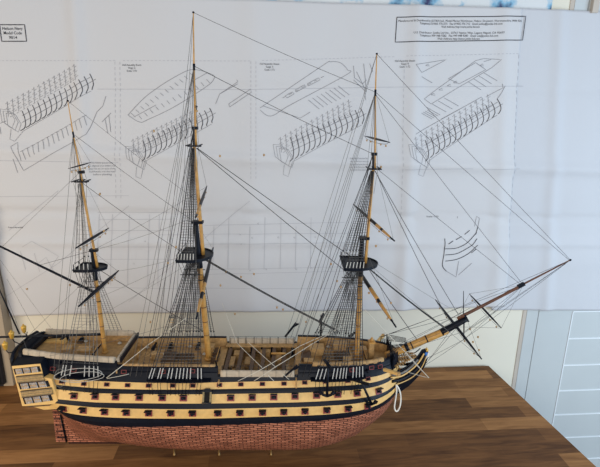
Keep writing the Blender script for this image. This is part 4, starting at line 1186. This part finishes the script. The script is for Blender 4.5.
mb = MB(); mb.lathe([(.007, 0), (.006, .003), (.0045, .010), (.0075, .014), (.0075, .017)], (-.25, 0, .2178), 'tan', 12)
for k in range(8):
    t = math.pi*k/4; mb.bar((-.25, 0, .2335), (-.25+.022*math.cos(t), .022*math.sin(t), .2335), .0016, .0016, 'tan')
P(mb, 'capstan')
mb = MB(); mb.lathe([(.003, 0), (.0042, .008), (.0042, .012)], (-.285, 0, .2178), 'tan', 8)
for k in range(8):
    t = math.pi*k/4; mb.bar((-.2835, 0, .234), (-.2835, .009*math.cos(t), .234+.009*math.sin(t)), .001, .001, 'spar')
mb.tube([(-.2835, .0072*math.cos(math.pi*k/8), .234+.0072*math.sin(math.pi*k/8)) for k in range(17)], .0009, 'spar', 5, cap=False); P(mb, 'steering_wheel')
for (x, y, z) in ((.12, -.045, .2232), (.15, .05, .2232), (.19, -.02, .2232), (.09, .03, .2232), (.21, .04, .2232), (-.14, .02, .2192), (-.18, .055, .2192), (-.23, .02, .2192), (-.28, .05, .2192), (-.2, -.05, .2192), (-.34, .04, .2355), (-.42, .045, .2372)):
    mb = MB(); mb.tube([(x + (.0045-.00004*i)*math.cos(i*.55), y + (.0045-.00004*i)*math.sin(i*.55), z+.0004+.00007*i) for i in range(48)], .0006, 'rope_white', 4); P(mb, 'deck_rope_coil')
for sgn in (-1, 1):
    p = at(284, 377, -.088); q = at(297, 365.5, -.098)
    mb = MB(); mb.bar((p.x, sgn*.088, p.z), (q.x, sgn*.098, q.z), .0038, .0038, 'black'); mb.bar((q.x-.006, sgn*.097, q.z-.010), (q.x+.006, sgn*.097, q.z-.002), .0034, .0034, 'black'); P(mb, 'fish_davit')
for (px, py, wx_, wy) in ((169, 354, .030, .03), (215, 351, .016, .022), (182, 345, .05, .012), (306, 349, .02, .03), (341, 351, .03, .02)):
    p = at(px, py); z = .2185 if p.x < 0 else .2225
    x = p.x; mb = MB()
    for s in (-1, 1): mb.box((x, s*wy*.5, z+.006), (wx_, .0022, .010), 'brown')
    for k in range(6): mb.box((lerp(x-wx_*.46, x+wx_*.46, k/5), 0, z+.003+.0014*k), (.004, wy, .0014), 'brown')
    P(mb, 'companion_ladder')
# hanging blocks
for (px, py, yl) in ((235, 314, 0), (277, 307.5, 0), (283, 309.5, 0), (220.5, 285.5, -.02), (254, 274, 0), (241, 277, 0), (176, 247, -.05), (168, 263, -.05), (226, 272, 0), (331, 264, -.03), (337, 281, -.03), (341, 287, -.05), (391, 303, -.05), (386, 310, -.04), (376, 246, -.06), (264, 155, 0), (220, 156, 0), (381, 167, 0), (150.5, 322, -.04), (306, 322, 0), (369, 293, -.05), (100, 194, 0), (104, 231, 0), (112, 280, 0), (27, 289, 0), (70, 285, 0), (154, 131, 0), (418, 341, 0), (473, 342, 0), (479, 350, 0), (470, 329, 0), (478, 337, 0)):
    block(at(px, py, yl))
for k, c in YD.items():
    for t in (.12, .3, .7, .88): block(lerp(c[0], c[2], t) - V((0, 0, .008)), .0020)

# ------------------------------------------------------------------ light
w = bpy.data.worlds.new('world'); scn.world = w; w.use_nodes = True
bg = w.node_tree.nodes['Background']; bg.inputs['Color'].default_value = (.84, .89, 1, 1); bg.inputs['Strength'].default_value = .33
def area(name, loc, tgt, size, size_y, energy, col):
    l = bpy.data.lights.new(name, 'AREA'); l.shape = 'RECTANGLE'; l.size = size; l.size_y = size_y; l.energy = energy; l.color = col
    o = bpy.data.objects.new(name, l); COL.objects.link(o); o.location = loc
    o.rotation_euler = (V(tgt)-V(loc)).to_track_quat('-Z', 'Y').to_euler(); return o
area('window_light', (1.75, .0, 1.3), (.1, 1.2, .95), 1.1, 1.3, 21, (.63, .815, 1))
area('table_lamp_light', (-1.5, .15, 1.2), (.0, 1.15, .95), .7, .7, 8.5, (1, .84, .62))
area('room_light', (-.2, -1.3, 1.75), (-.05, 1.3, 1.0), 1.2, 1.0, 14, (1, .95, .87))
scn.view_settings.view_transform = 'Standard'; scn.view_settings.look = 'None'; scn.view_settings.gamma = 1; scn.view_settings.use_curve_mapping = False
scn.view_settings.exposure = .35
